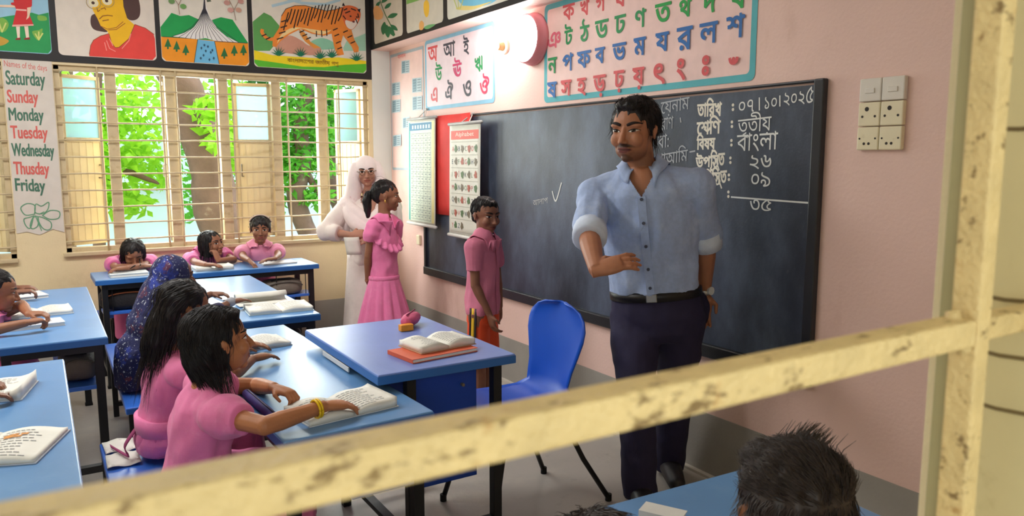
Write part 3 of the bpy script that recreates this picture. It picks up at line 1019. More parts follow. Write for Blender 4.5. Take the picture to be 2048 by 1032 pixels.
word(ch, 'েমাট', (1385, 390), (1422, 387), LB, conv_chalk, 0.08, weight=0.004)
for (u, v) in ((1466, 214), (1464, 248), (1463, 285), (1461, 320), (1458, 354), (1457, 388)):
    for dv in (-4, 5):
        y_, z_ = conv_chalk(u, v + dv)
        chalk_raw([[(y_ + 0.007 * math.cos(t), z_ + 0.007 * math.sin(t)) for t in np.linspace(0, 6.0, 9)]], LB)
flush('printed white Bengali words of the register')
word(ch, '০৭', (1478, 213), (1508, 211), CH, conv_chalk, 0.05)
hand([[(1519, 196), (1519, 220)], [(1560, 192), (1560, 212)]], 0.006)
word(ch, '১০', (1530, 206), (1554, 204), CH, conv_chalk, 0.048)
word(ch, '২০২', (1568, 199), (1610, 195), CH, conv_chalk, 0.052)
word(ch, '৫', (1613, 191), (1627, 188), CH, conv_chalk, 0.062)
flush('chalk date')
word(ch, 'তৃতীয়', (1476, 253), (1543, 246), CH, conv_chalk, 0.105)
word(ch, 'বাংলা', (1474, 286), (1556, 281), CH, conv_chalk, 0.078)
flush('chalk class and subject')
word(ch, '২৬', (1500, 325), (1543, 322), CH, conv_chalk, 0.06)
word(ch, '০৯', (1503, 358), (1541, 359), CH, conv_chalk, 0.06)
hand([[(1463, 394), (1540, 400), (1621, 406)]], 0.007)
word(ch, '৩৫', (1500, 409), (1543, 410), CH, conv_chalk, 0.05)
flush('chalk attendance numbers')
DIM = (170, 174, 180)
word(ch, 'েয়নাম', (1322, 219), (1379, 208), DIM, conv_chalk, 0.075)
word(ch, 'পরাণ', (1312, 250), (1347, 244), DIM, conv_chalk, 0.06)
hand([[(1361, 236), (1362, 244)]], 0.006, DIM)
word(ch, 'বা:', (1316, 284), (1338, 280), DIM, conv_chalk, 0.065)
word(ch, 'খাআিম', (1314, 316), (1376, 305), DIM, conv_chalk, 0.075)
hand([[(1380, 304), (1390, 302)]], 0.007, DIM)
flush('faint chalk words left of the register')
hand([[(1105, 383), (1112, 402), (1123, 366)]], 0.009, CH)
word(ch, 'আলাপ', (1066, 406), (1096, 400), (186, 188, 190), conv_chalk, 0.035)
flush('chalk tick and small word')

# ------------------------------------------------------------------ hanging charts and red cloth on the board wall
M_red = mat('red_chart_cloth', (226, 66, 62), 0.7, 0.08, 10)
rows = []
for i in range(9):
    z = 1.752 - i * (1.752 - 1.040) / 8
    rows.append([(BOARD_X - 0.034 - 0.006 * math.sin(j * 0.8 + i * 0.3), 5.075 - j * (5.075 - 4.545) / 10, z) for j in range(11)])
tag(MB().sheet(rows, 0.0015).build('red_chart', M_red, smooth=True), 'plain red sheet hanging on the wall between the two charts', 'chart')
M_rod = mat('grey_plastic_rod', (176, 178, 176), 0.4, 0.05, 20)
M_string = mat('white_cord', (224, 220, 214), 0.8, 0.05, 30)


def chart(name, label, y0, y1, z0, z1, x, paint):
    e = empty(name, (x, (y0 + y1) / 2, z0), label, 'chart')
    a, b = min(y0, y1), max(y0, y1)
    def P(s, t, lift=0.0):        # s across from the corner side, t from top
        yy = b - s * (b - a)
        zz = z1 - t * (z1 - z0)
        return (x - lift - 0.012 * t - 0.010 * s, yy, zz)
    def clay(contours, rgb, lift):
        V, T = fill2d(contours)
        return [P(p.x, p.y, lift) for p in V], T
    n = 14
    MB().sheet([[P(j / 10, i / n, 0) for j in range(11)] for i in range(n + 1)], 0.0016).build('chart_sheet', mat('chart_paper', (226, 226, 214), 0.55, 0.05, 12), e, smooth=True)
    mats, mb = [], MB()
    k = 0
    for contours, rgb in paint:
        m_ = flatmat(rgb)
        if m_ not in mats:
            mats.append(m_)
        k += 1
        # split into strips so that the print follows the paper
        V, T = fill2d(contours)
        if T:
            mb.add([P(p.x, p.y, 0.0014 + k * 0.0002) for p in V], T, mats.index(m_))
    mb.build('chart_print', mats, e)
    MB().tube([P(-0.03, -0.012), P(0.5, -0.012), P(1.03, -0.012)], 0.011, 10).build('top_rod', M_rod, e, smooth=True)
    MB().tube([P(-0.03, 1.012), P(0.5, 1.012), P(1.03, 1.012)], 0.012, 10).build('bottom_rod', mat('white_plastic_rod', (226, 226, 222), 0.4, 0.04, 20), e, smooth=True)
    pk = Vector(P(0.5, -0.10)); pk.x = BOARD_X - 0.012
    MB().tube([P(0.36, -0.015), pk, P(0.64, -0.015)], 0.004, 6).build('hanging_string', M_string, e, smooth=True)
    MB().cyl((BOARD_X - 0.002, pk.y, pk.z), (BOARD_X - 0.02, pk.y, pk.z), 0.008, 8).build('nail', M_rod, e)
    return e


def q4(a, b, c_, d):
    return [(a, b), (c_, b), (c_, d), (a, d)]


pr = [([q4(0.03, 0.02, 0.97, 0.98)], (60, 170, 160)), ([q4(0.09, 0.02, 0.97, 0.98)], (214, 226, 208)), ([q4(0.06, 0.03, 0.9, 0.10)], (36, 120, 160)), ([q4(0.88, 0.02, 0.97, 0.98)], (226, 216, 150))]
pr.append(([q4(0.12, 0.13 + k * 0.046, 0.86, 0.134 + k * 0.046) for k in range(19)] + [q4(s, 0.13, s + 0.008, 0.96) for s in (0.2, 0.33, 0.46, 0.59, 0.72, 0.85)], (128, 150, 140)))
r5 = random.Random(3)
pr.append(([q4(0.13 + 0.13 * (k % 6), 0.145 + 0.046 * (k // 6), 0.13 + 0.13 * (k % 6) + r5.uniform(.02, .06), 0.157 + 0.046 * (k // 6)) for k in range(108)], (150, 166, 160)))
tc_ = text_contours('সংখ্যা শিখি')
tb = bounds(tc_)
pr.append(([[(0.14 + (p[0] - tb[0]) / (tb[2] - tb[0]) * 0.68, 0.092 - (p[1] - tb[1]) / (tb[3] - tb[1]) * 0.05) for p in q] for q in text_contours('১-১০০ সংখ্যা')] if False else [q4(0.16 + .1 * k, 0.05, 0.22 + .1 * k, 0.085) for k in range(7)], (200, 226, 230)))
chart('number_chart', 'teal edged number chart with ruled rows hanging near the corner', 5.525, 5.03, 0.955, 1.735, BOARD_X - 0.05, pr)
pr = [([q4(0.05, 0.05, 0.95, 0.13)], (224, 92, 76))]
tc_ = text_contours('Alphabet')
tb = bounds(tc_)
pr.append(([[(0.2 + (p[0] - tb[0]) / (tb[2] - tb[0]) * 0.6, 0.115 - (p[1] - tb[1]) / (tb[3] - tb[1]) * 0.05) for p in q] for q in tc_], (240, 226, 210)))
pr.append(([q4(0.06, 0.15 + 0.117 * k, 0.94, 0.155 + 0.117 * k) for k in range(8)], (176, 176, 160)))
lets = 'ABCDEFGHIJKLMNOPQRSTUVWXYZ'
cols = [(196, 84, 84), (84, 96, 110), (96, 130, 90)]
for ci, col in enumerate(cols):
    cs = []
    for i in range(26):
        if i % 3 != ci:
            continue
        q, w_ = i % 4, i // 4
        tcs = text_contours(lets[i])
        bb_ = bounds(tcs)
        for k in tcs:
            cs.append([(0.09 + 0.215 * q + (p[0] - bb_[0]) * 0.10, 0.235 + 0.117 * w_ - (p[1] - bb_[1]) * 0.062) for p in k])
    pr.append((cs, col))
for ci, col in enumerate(((120, 110, 90), (176, 96, 80), (90, 120, 80))):
    cs = []
    for i in range(26):
        if i % 3 != (ci + 1) % 3:
            continue
        q, w_ = i % 4, i // 4
        cx, cy = 0.225 + 0.215 * q, 0.212 + 0.117 * w_
        cs.append([(cx + (0.045 + .012 * math.sin(5 * t + i)) * math.cos(t), cy + (0.032 + .008 * math.cos(3 * t + i)) * math.sin(t)) for t in np.linspace(0, 5.9, 14)])
    pr.append((cs, col))
chart('alphabet_chart', 'picture alphabet chart with red heading hanging over the board end', 4.785, 4.335, 0.925, 1.672, BOARD_X - 0.07, pr)

# ------------------------------------------------------------------ round wall lamp and bulb
lamp = empty('round_wall_lamp', (BOARD_X, 3.83, 2.138), 'glowing round wall lamp with pink rim above the blackboard', 'lamp')
Lc = Vector((BOARD_X, 3.83, 2.138))
MB().tube([Lc, Lc + Vector((-0.02, 0, 0)), Lc + Vector((-0.022, 0, 0)), Lc + Vector((-0.062, 0, 0)), Lc + Vector((-0.070, 0, 0))], [0.150, 0.150, 0.142, 0.140, 0.137], 40).build('lamp_rim', mat('pink_lamp_rim', (236, 150, 160), 0.4, 0.03, 10), lamp, smooth=True, bevel=0)
M_glow = mat('lamp_diffuser', (255, 255, 255), 0.4, 0)
M_glow.node_tree.nodes['Principled BSDF'].inputs['Emission Color'].default_value = (1, 1, 1, 1)
M_glow.node_tree.nodes['Principled BSDF'].inputs['Emission Strength'].default_value = 14.0
MB().tube([Lc + Vector((-0.069, 0, 0)), Lc + Vector((-0.076, 0, 0)), Lc + Vector((-0.080, 0, 0))], [0.132, 0.128, 0.09], 40).build('lamp_diffuser', M_glow, lamp, smooth=True)
bu = empty('light_bulb', (BOARD_X, 4.155, 2.135), 'small glowing bulb on the wall between the vowel panel and the round lamp', 'bulb')
Bc = Vector((BOARD_X, 4.155, 2.135))
MB().cyl(Bc, Bc + Vector((-0.02, 0, 0)), 0.048, 24).build('holder_base', mat('cream_plastic', (226, 216, 196), 0.4, 0.03, 10), bu, smooth=False, bevel=0.004)
MB().tube([Bc + Vector((-0.02, 0, 0)), Bc + Vector((-0.05, 0, 0)), Bc + Vector((-0.06, 0, 0))], [0.026, 0.024, 0.022], 20).build('bulb_socket', mat('tan_plastic', (196, 166, 120), 0.4, 0.05, 10), bu, smooth=True)
M_bulb = mat('bulb_glass', (255, 236, 200), 0.3, 0)
M_bulb.node_tree.nodes['Principled BSDF'].inputs['Emission Color'].default_value = (1.0, 0.90, 0.72, 1)
M_bulb.node_tree.nodes['Principled BSDF'].inputs['Emission Strength'].default_value = 1.0
MB().ell(Bc + Vector((-0.085, 0, 0)), (0.036, 0.034, 0.034), None, 20, 14).build('bulb_globe', M_bulb, bu, smooth=True)
for dy, dz, pw in ((0.0, -0.02, 6.5), (0.0, 0.09, 3.0)):
    pd = bpy.data.lights.new('bulb_glow', 'POINT')
    pd.energy = pw
    pd.shadow_soft_size = 0.04
    pd.color = (1.0, 0.97, 0.93)
    po = bpy.data.objects.new('bulb_glow', pd)
    po.location = Bc + Vector((-0.17, dy, dz))
    COL.objects.link(po)

# ------------------------------------------------------------------ switchboard, small socket, wall hook
M_sw = stain(mat('aged_white_plastic', (236, 226, 194), 0.45, 0.04, 10), (170, 150, 110), 20, 0.6, 0.8, 0.4, 2)
sb = empty('switchboard', (BOARD_X, 1.616, 1.47), 'six module switchboard of yellowed plastic right of the blackboard', 'switchboard')
M_hole = mat('dark_socket_hole', (40, 34, 30), 0.6, 0)
zs = [(1.648, 1.728), (1.562, 1.645), (1.478, 1.559)]
for r_, (z0, z1) in enumerate(zs):
    for q, (ya, yb) in enumerate(((1.618, 1.700), (1.533, 1.615))):
        pl = MB().box((BOARD_X - 0.022, ya, z0), (BOARD_X - 0.0005, yb, z1)).build('switch_plate', M_sw if r_ else mat('grey_white_plate', (226, 220, 210), 0.45, 0.04, 10), sb, bevel=0.004)
        yc, zc = (ya + yb) / 2, (z0 + z1) / 2
        if r_ == 0:
            MB().box((BOARD_X - 0.026, yc - 0.018, zc - 0.012), (BOARD_X - 0.021, yc + 0.018, zc + 0.006)).build('rocker', mat('grey_white_plate', (226, 220, 210)), pl, bevel=0.002)
        else:
            spots = ((0.008, 0.018, 0.008), (0.024, -0.008, 0.0045), (-0.024, -0.008, 0.0045)) if r_ == 1 else ((0.012, -0.018, 0.005), (-0.006, -0.018, 0.005), (0.03, 0.0, 0.0035), (-0.03, 0.0, 0.0035))
            for dy, dz, rr in spots:
                MB().cyl((BOARD_X - 0.0215, yc + dy, zc + dz), (BOARD_X - 0.0228, yc + dy, zc + dz), rr, 10).build('socket_hole', M_hole, pl)
tag(MB().box((BOARD_X - 0.02, 5.425, 0.775), (BOARD_X, 5.48, 0.85)).build('wall_socket', M_sw, bevel=0.005, origin=(BOARD_X, 5.45, 0.775)), 'small pale socket low on the wall left of the blackboard', 'socket')


# ================================================================== OUTSIDE, beyond the back windows
M_ground = stain(mat('sunlit_ground', (200, 200, 180), 0.9, 0.1, 1.0), (120, 160, 80), 0.8, 0.45, 0.6, 0.8, 2)
struct('ground', MB().box((-14, 6.2, -0.5), (18, 30, -0.35)), M_ground)
tag(struct('wall_outside', MB().box((-8, 13.0, -0.4), (5.2, 13.25, 2.0)).box((-8, 12.9, 1.0), (5.2, 13.0, 1.1)), mat('pale_blue_boundary_wall', (206, 222, 232), 0.8, 0.06, 2)), kind='structure')
M_bark = stain(mat('grey_brown_bark', (112, 90, 80), 0.9, 0.2, 6, 0.6, 30), (176, 162, 144), 5, 0.58, 0.72, 0.6, 2)
def leaf_mat(name, rgb, tr):
    m = mat(name, rgb, 0.5, 0.25, 1.2, spec=0.3)
    nt = m.node_tree
    p = nt.nodes['Principled BSDF']
    t = nt.nodes.new('ShaderNodeBsdfTranslucent')
    t.inputs['Color'].default_value = (*lin(tr), 1)
    mx = nt.nodes.new('ShaderNodeMixShader')
    mx.inputs['Fac'].default_value = 0.5
    nt.links.new(p.outputs[0], mx.inputs[1]); nt.links.new(t.outputs[0], mx.inputs[2])
    nt.links.new(mx.outputs[0], nt.nodes['Material Output'].inputs['Surface'])
    return m
M_leafs = [leaf_mat('bright_leaf', (130, 190, 50), (190, 235, 70)), leaf_mat('mid_leaf', (80, 150, 50), (130, 205, 70)), leaf_mat('dark_leaf', (48, 96, 44), (70, 130, 50))]


def leaves(mb, centre, rad, n, size, rs, m=0):
    cx, cy, cz = centre
    for _ in range(n):
        while True:
            p = Vector((rs.uniform(-1, 1), rs.uniform(-1, 1), rs.uniform(-1, 1)))
            if p.length <= 1:
                break
        p = Vector((cx + p.x * rad[0], cy + p.y * rad[1], cz + p.z * rad[2]))
        d = Vector((rs.gauss(0, 1), rs.gauss(0, 1), rs.gauss(0, 0.6) - 0.5)).normalized()
        s = d.cross(Vector((rs.gauss(0, 1), rs.gauss(0, 1), rs.gauss(0, 1)))).normalized()
        L = size * rs.uniform(0.6, 1.3)
        w = L * 0.26
        nrm = d.cross(s) * L * 0.08
        mb.add([p, p + d * L * .45 + s * w + nrm, p + d * L - nrm, p + d * L * .45 - s * w + nrm, p + d * L * .5], [(0, 1, 4), (0, 4, 3), (1, 2, 4), (4, 2, 3)], m)


def tree(label, base, trunk, clumps, seed, mi, size=0.12, name='tree', branches=()):
    rs = random.Random(seed)
    e = empty(name, base, label, 'tree')
    t = MB()
    path = catmull([Vector(p) for p, r in trunk], 6)
    rr = []
    for i in range(len(path)):
        f = i / (len(path) - 1) * (len(trunk) - 1)
        k = min(int(f), len(trunk) - 2)
        rr.append((trunk[k][1] * (1 - f + k) + trunk[k + 1][1] * (f - k)) * rs.uniform(0.95, 1.05))
    t.tube(path, rr, 14)
    t.build('trunk', M_bark, e, smooth=True)
    for br in branches:
        MB().tube(catmull([Vector(p) for p in br], 5), [0.05 - 0.04 * i / (len(catmull([Vector(p) for p in br], 5)) - 1) for i in range(len(catmull([Vector(p) for p in br], 5)))], 8).build('branch', M_bark, e, smooth=True)
    lf = MB()
    for (c_, r_, n_) in clumps:
        leaves(lf, c_, r_, n_, size, rs)
    lf.build('foliage', M_leafs[mi], e, smooth=True)
    return e


P = lambda u, v, y: tuple(on_y(u, v, y))
b0 = on_y(470, 560, 8.0)
tree('leaning grey brown trunk crossing the middle of the windows', (2.05, 8.0, -0.35),
     [((2.35, 8.05, -0.35), 0.23), (P(452, 470, 8.0), 0.215), (P(420, 330, 8.0), 0.20), (P(374, 200, 8.0), 0.185), (P(338, 110, 8.0), 0.17), (P(300, -40, 8.1), 0.10), ((0.9, 8.2, 4.6), 0.05)],
     [((1.2, 8.4, 4.3), (1.6, 1.2, 0.7), 1500), (P(420, 215, 7.6), (0.16, 0.2, 0.16), 70), (P(432, 275, 7.6), (0.12, 0.2, 0.10), 40), (P(470, 250, 8.3), (0.25, 0.3, 0.5), 260)], 5, 0, 0.15,
     branches=[[P(378, 200, 8.0), P(400, 205, 7.9), P(425, 215, 7.7)]])
tree('bright green leafy tree outside the left window panes', (0.55, 8.6, -0.35),
     [((0.45, 9.0, -0.35), 0.07), ((0.55, 8.9, 1.0), 0.06), (P(195, 200, 8.6), 0.04), ((0.7, 8.7, 3.2), 0.03)],
     [(P(255, 270, 8.8), (0.38, 0.5, 0.40), 380), (P(195, 330, 8.5), (0.14, 0.3, 0.45), 330), (P(245, 210, 9.0), (0.34, 0.4, 0.3), 90), (P(255, 400, 8.6), (0.26, 0.3, 0.16), 130), (P(165, 190, 8.6), (0.22, 0.3, 0.10), 60), (P(150, 245, 8.6), (0.3, 0.3, 0.07), 60), (P(300, 330, 9.2), (0.3, 0.4, 0.3), 260), ((0.6, 8.7, 3.2), (1.0, 0.8, 0.5), 500)], 6, 0, 0.13,
     branches=[[(0.55, 8.9, 1.0), P(240, 345, 8.7), P(300, 360, 8.6), P(318, 368, 8.6)], [(0.55, 8.9, 1.2), P(190, 230, 8.5), P(165, 195, 8.5)]])
tree('dense dark green tree with brown trunk outside the right window panes', (3.1, 8.9, -0.35),
     [((3.15, 9.0, -0.35), 0.13), (P(597, 420, 8.9), 0.11), (P(605, 330, 8.9), 0.10), (P(610, 200, 9.0), 0.08), ((3.4, 9.1, 3.6), 0.05)],
     [(P(605, 240, 9.1), (0.42, 0.5, 0.55), 1000), (P(600, 330, 9.0), (0.40, 0.4, 0.25), 500), (P(665, 230, 9.2), (0.30, 0.4, 0.5), 420), (P(625, 390, 8.8), (0.2, 0.3, 0.12), 150), (P(560, 330, 9.0), (0.2, 0.3, 0.5), 300), ((3.3, 9.1, 3.4), (1.2, 0.9, 0.6), 900)], 8, 1, 0.11,
     branches=[[P(605, 330, 8.9), P(640, 390, 8.8), P(660, 400, 8.7)]])
tree('yellow green bush beyond the leaning trunk', (2.3, 10.5, -0.35),
     [((2.6, 10.6, -0.35), 0.06), ((2.65, 10.6, 1.2), 0.05), ((2.6, 10.5, 2.4), 0.03)],
     [(P(480, 230, 10.4), (0.45, 0.5, 0.7), 380), (P(480, 380, 10.4), (0.3, 0.4, 0.6), 320), (P(400, 300, 10.6), (0.5, 0.5, 0.45), 300), (P(405, 400, 10.6), (0.4, 0.4, 0.3), 200)], 9, 1, 0.12)
tree('dark shrub trunk and leaves behind the far right pane', (3.9, 9.6, -0.35),
     [((4.0, 9.7, -0.35), 0.12), (P(672, 380, 9.6), 0.14), (P(668, 330, 9.6), 0.16), (P(665, 290, 9.6), 0.13), ((4.1, 9.7, 2.6), 0.06)],
     [(P(680, 260, 9.7), (0.45, 0.4, 0.6), 600), (P(600, 200, 10.2), (0.8, 0.5, 0.5), 700)], 10, 2, 0.12)
tree('far leafy tree above the pale boundary wall', (0.6, 12.0, -0.35),
     [((0.3, 12.0, -0.35), 0.10), ((0.4, 12.0, 2.0), 0.09), ((0.6, 12.0, 4.0), 0.06)],
     [((0.2, 12.0, 2.7), (1.1, 0.6, 0.4), 260), ((1.6, 12.2, 2.5), (0.9, 0.6, 0.4), 240), ((-1.6, 12.0, 2.4), (1.2, 0.6, 0.8), 700)], 11, 0, 0.18)
# ================================================================== FURNITURE
M_top = stain(mat('blue_laminate', (96, 144, 196), 0.30, 0.06, 5, 0.03, 120, spec=0.6), (150, 184, 214), 5, 0.56, 0.80, 0.30, 4)
M_ttop = stain(mat('violet_blue_laminate', (112, 140, 210), 0.30, 0.05, 6, 0.03, 120, spec=0.6), (60, 96, 186), 14, 0.55, 0.75, 0.3, 2, (1, 0.25, 1))
M_edgeblue = mat('blue_edge_band', (44, 104, 178), 0.35, 0.06, 8, spec=0.5)
M_seatblue = mat('bench_blue', (52, 108, 206), 0.30, 0.06, 7, spec=0.6)
M_steel = mat('black_square_tube', (24, 25, 28), 0.42, 0.1, 20)
M_rubber = mat('rubber_foot', (14, 14, 14), 0.8, 0)
M_bluepanel = mat('deep_blue_panel', (14, 66, 170), 0.4, 0.05, 6)

DESK_H, TOP_T = 0.70, 0.034
DESKS, BENCHES = [], []


def make_desk(L, D, label, loc, rotz=0.0, group='blue topped school desks', proto=None):
    """Desk along its local y, children on the -x side; the top reaches from -D/2..D/2 and -L/2..L/2."""
    e = empty('school_desk', (0, 0, 0), label, 'desk', group)
    hx, hy = D / 2, L / 2
    MB().box((-hx, -hy, DESK_H - TOP_T + 0.004), (hx, hy, DESK_H)).build('desk_top', M_top, e, bevel=0.004)
    ed = MB()
    ed.box((-hx - .0015, -hy - .0015, DESK_H - TOP_T), (hx + .0015, hy + .0015, DESK_H - 0.005))
    ed.build('edge_band', M_edgeblue, e, bevel=0.002)
    s = 0.017
    for sx in (-1, 1):
        for sy in (-1, 1):
            x, y = sx * (hx - 0.035), sy * (hy - 0.05)
            lg = MB().box((x - s, y - s, 0.012), (x + s, y + s, DESK_H - TOP_T)).build('leg', M_steel, e, bevel=0.002)
            MB().box((x - s - .003, y - s - .003, 0), (x + s + .003, y + s + .003, 0.014)).build('foot_cap', M_rubber, lg, bevel=0.002)
    fr = MB()
    za = DESK_H - TOP_T - 0.034
    for sy in (-1, 1):
        y = sy * (hy - 0.05)
        fr.box((-hx + .05, y - s, za), (hx - .05, y + s, za + 0.033))
        fr.box((-hx + .05, y - s, 0.10), (hx - .05, y + s, 0.13))
    for sx in (-1, 1):
        x = sx * (hx - 0.035)
        fr.box((x - s, -hy + .06, za), (x + s, hy - .06, za + 0.033))
    fr.box((-s, -hy + .06, 0.105), (s, hy - .06, 0.125))
    fr.build('frame_rail', M_steel, e)
    sh = MB().box((-hx + 0.20, -hy + 0.035, 0.470), (hx - 0.03, hy - 0.035, 0.488)).build('book_shelf', M_seatblue, e, bevel=0.002)
    for k in range(7):
        y = -hy + 0.09 + k * (L - 0.18) / 6
        MB().tube([(hx - 0.035, y, 0.488), (hx - 0.035, y, za)], 0.003, 6).build('shelf_rod', M_steel, e)
    w_, l_ = (D, L) if abs(math.sin(rotz)) < .5 else (L, D)
    DESKS.append((loc[0] - w_ / 2, loc[0] + w_ / 2, loc[1] - l_ / 2, loc[1] + l_ / 2))
    e.location = loc
    e.rotation_euler = (0, 0, rotz)
    return e


def make_bench(L, D, H, label, loc, rotz=0.0):
    e = empty('school_bench', (0, 0, 0), label, 'bench', 'blue school benches')
    hx, hy = D / 2, L / 2
    MB().box((-hx, -hy, H - 0.03), (hx, hy, H)).build('seat', M_seatblue, e, bevel=0.005)
    s = 0.014
    for sy in (-1, 1):
        for sx in (-1, 1):
            x, y = sx * (hx - 0.03), sy * (hy - 0.10)
            MB().box((x - s, y - s, 0), (x + s, y + s, H - 0.03)).build('leg', M_steel, e, bevel=0.002)
    fr = MB()
    for sy in (-1, 1):
        y = sy * (hy - 0.10)
        fr.box((-hx + 0.03, y - s, 0.06), (hx - 0.03, y + s, 0.086)).box((-hx + 0.03, y - s, H - 0.058), (hx - 0.03, y + s, H - 0.03))
    fr.box((-s, -hy + .1, 0.062), (s, hy - .1, 0.084))
    fr.build('frame_rail', M_steel, e)
    w_, l_ = (D, L) if abs(math.sin(rotz)) < .5 else (L, D)
    BENCHES.append((loc[0] - w_ / 2, loc[0] + w_ / 2, loc[1] - l_ / 2, loc[1] + l_ / 2))
    e.location = loc
    e.rotation_euler = (0, 0, rotz)
    return e


def rect_c(x0, x1, y0, y1, z=0):
    return ((x0 + x1) / 2, (y0 + y1) / 2, z)


make_desk(1.41, 0.40, 'blue desk along the back wall under the window, three children behind it', rect_c(0.27, 1.68, 5.31, 5.71), -math.pi / 2 + 0.012)
make_desk(1.44, 0.43, 'blue desk in front of the headscarf girl, holding an open notebook', rect_c(0.705, 1.135, 3.59, 5.03), 0.0)
make_desk(1.44, 0.45, 'near blue desk of the short haired girl with the yellow bangle', rect_c(0.49, 0.94, 1.985, 3.425), 0.035)
make_desk(1.49, 0.40, 'blue desk at the left edge with three books, below the day names', rect_c(-0.185, 0.215, 3.59, 5.08), 0.0)
make_desk(1.40, 0.42, 'blue desk in the lower left corner holding two open books', rect_c(-0.375, 0.045, 1.87, 3.27), 0.0)
make_desk(1.45, 0.40, 'blue desk at the bottom in front of the boy with tousled hair', rect_c(0.03, 1.48, 0.845, 1.24), math.pi / 2 - 0.05)
make_bench(1.32, 0.22, 0.40, 'empty blue bench end with the headscarf girl sitting on it', (0.375, 4.16, 0), -0.01)
make_bench(1.34, 0.24, 0.40, 'blue bench under the short haired girl, papers on its far end', (0.255, 2.44, 0), 0.0)
make_bench(1.40, 0.22, 0.40, 'blue bench behind the desk at the left edge', (-0.50, 4.33, 0), 0.0)
make_bench(1.30, 0.22, 0.40, 'blue bench of the lower left desk', (-0.69, 2.55, 0), 0.0)
make_bench(1.36, 0.20, 0.40, 'blue bench between the back desk and the window wall', (0.975, 5.855, 0), math.pi / 2)
make_bench(1.40, 0.22, 0.40, 'blue bench of the tousled haired boy at the bottom', (0.75, 0.62, 0), math.pi / 2)

# ------------------------------------------------------------------ teacher's table
tt = empty('teacher_table', (1.148, 2.625, 0), 'violet blue teacher table holding a book stack and a pink pencil pouch', 'table')
tx0, tx1, ty0, ty1, tz = 0.888, 1.408, 2.238, 3.012, 0.76
MB().box((tx0, ty0, tz - 0.034), (tx1, ty1, tz)).build('table_top', [M_ttop], tt, bevel=0.004)
MB().box((tx0 - .0015, ty0 - .0015, tz - 0.034), (tx1 + .0015, ty1 + .0015, tz - 0.005)).build('edge_band', M_edgeblue, tt, bevel=0.002)
s = 0.017
for (x, y) in ((1.355, 2.29), (1.355, 2.96), (1.02, 2.29), (1.02, 2.96)):
    MB().box((x - s, y - s, 0), (x + s, y + s, tz - 0.034)).build('leg', M_steel, tt, bevel=0.002)
fr = MB()
fr.box((1.02, 2.29 - s, 0.12), (1.355, 2.29 + s, 0.15)).box((1.02, 2.96 - s, 0.12), (1.355, 2.96 + s, 0.15)).box((1.02 - s, 2.29, 0.125), (1.02 + s, 2.96, 0.145))
fr.build('frame_rail', M_steel, tt)
dp = MB().box((1.045, 2.33, 0.30), (1.30, 2.92, 0.724)).build('drawer_box', M_bluepanel, tt, bevel=0.003)
dd = MB().box((1.05, 2.322, 0.48), (1.295, 2.33, 0.715)).build('drawer_front', M_bluepanel, tt, bevel=0.003)
kb = MB()
kb.cyl((1.235, 2.322, 0.655), (1.235, 2.308, 0.655), 0.006, 10)
kb.build('drawer_knob', mat('dull_steel', (130, 122, 108), 0.4, 0.1, 20, metal=0.6), dd)
ls = MB().box((tx0 - 0.006, 2.50, tz - 0.052), (tx0 - 0.0015, 2.78, tz - 0.036))
ls.build('label_strip', mat('white_strip', (216, 218, 216), 0.5, 0.04, 10), tt)

# ------------------------------------------------------------------ blue plastic chair
ch_ = empty('plastic_chair', (1.70, 2.62, 0), 'blue moulded plastic chair with black tube legs by the teacher table', 'chair')
M_chair = mat('blue_chair_plastic', (18, 84, 200), 0.38, 0.04, 8, spec=0.5)
M_tube = mat('black_round_tube', (26, 24, 24), 0.38, 0.08, 20)
cx, cy = 1.66, 2.62
rows = []
prof = [(-0.205, 0.425, 0.19), (-0.21, 0.437, 0.20), (-0.16, 0.44, 0.205), (-0.06, 0.432, 0.21), (0.04, 0.430, 0.205), (0.11, 0.436, 0.19), (0.155, 0.462, 0.165), (0.178, 0.51, 0.150), (0.192, 0.57, 0.158), (0.205, 0.64, 0.182), (0.214, 0.70, 0.202), (0.222, 0.745, 0.205), (0.228, 0.785, 0.19), (0.232, 0.815, 0.155), (0.234, 0.832, 0.10), (0.2345, 0.838, 0.04)]
for (dx, z, hw) in prof:
    row = []
    for j in range(15):
        t = (j - 7) / 7
        curve = 0.030 * (t * t) if z > 0.47 else 0.0
        lift = 0.012 * t * t if z < 0.47 else 0
        row.append((cx + dx - curve, cy + t * hw, z + lift))
    rows.append(row)
MB().sheet(rows, 0.007).build('shell_seat', M_chair, ch_, smooth=True)
for (top, bend, ft) in (((-0.14, -0.15, 0.428), (-0.19, -0.17, 0.20), (-0.235, -0.195, 0.0)), ((-0.14, 0.15, 0.428), (-0.205, 0.155, 0.20), (-0.275, 0.16, 0.0)), ((0.10, -0.15, 0.428), (0.21, -0.18, 0.20), (0.325, -0.21, 0.0)), ((0.10, 0.15, 0.428), (0.17, 0.16, 0.20), (0.25, 0.17, 0.0))):
    pts = [(cx + p[0], cy + p[1], max(p[2], 0.012)) for p in (top, bend, ft)]
    lg = MB().tube(pts, 0.011, 10).build('leg', M_tube, ch_, smooth=True)
    MB().cyl((pts[2][0], pts[2][1], 0), (pts[2][0], pts[2][1], 0.03), 0.014, 10).build('foot_cap', M_rubber, lg)
sf = MB()
sf.tube([(cx - .14, cy - .15, .424), (cx + .10, cy - .15, .424), (cx + .10, cy + .15, .424), (cx - .14, cy + .15, .424), (cx - .14, cy - .15, .424)], 0.010, 8)
sf.build('seat_frame', M_tube, ch_, smooth=True)

# ------------------------------------------------------------------ books and small things
M_page = mat('book_page', (228, 226, 216), 0.65, 0.04, 20)
M_print = mat('printed_lines', (140, 140, 142), 0.7, 0.0)
M_cover = {}


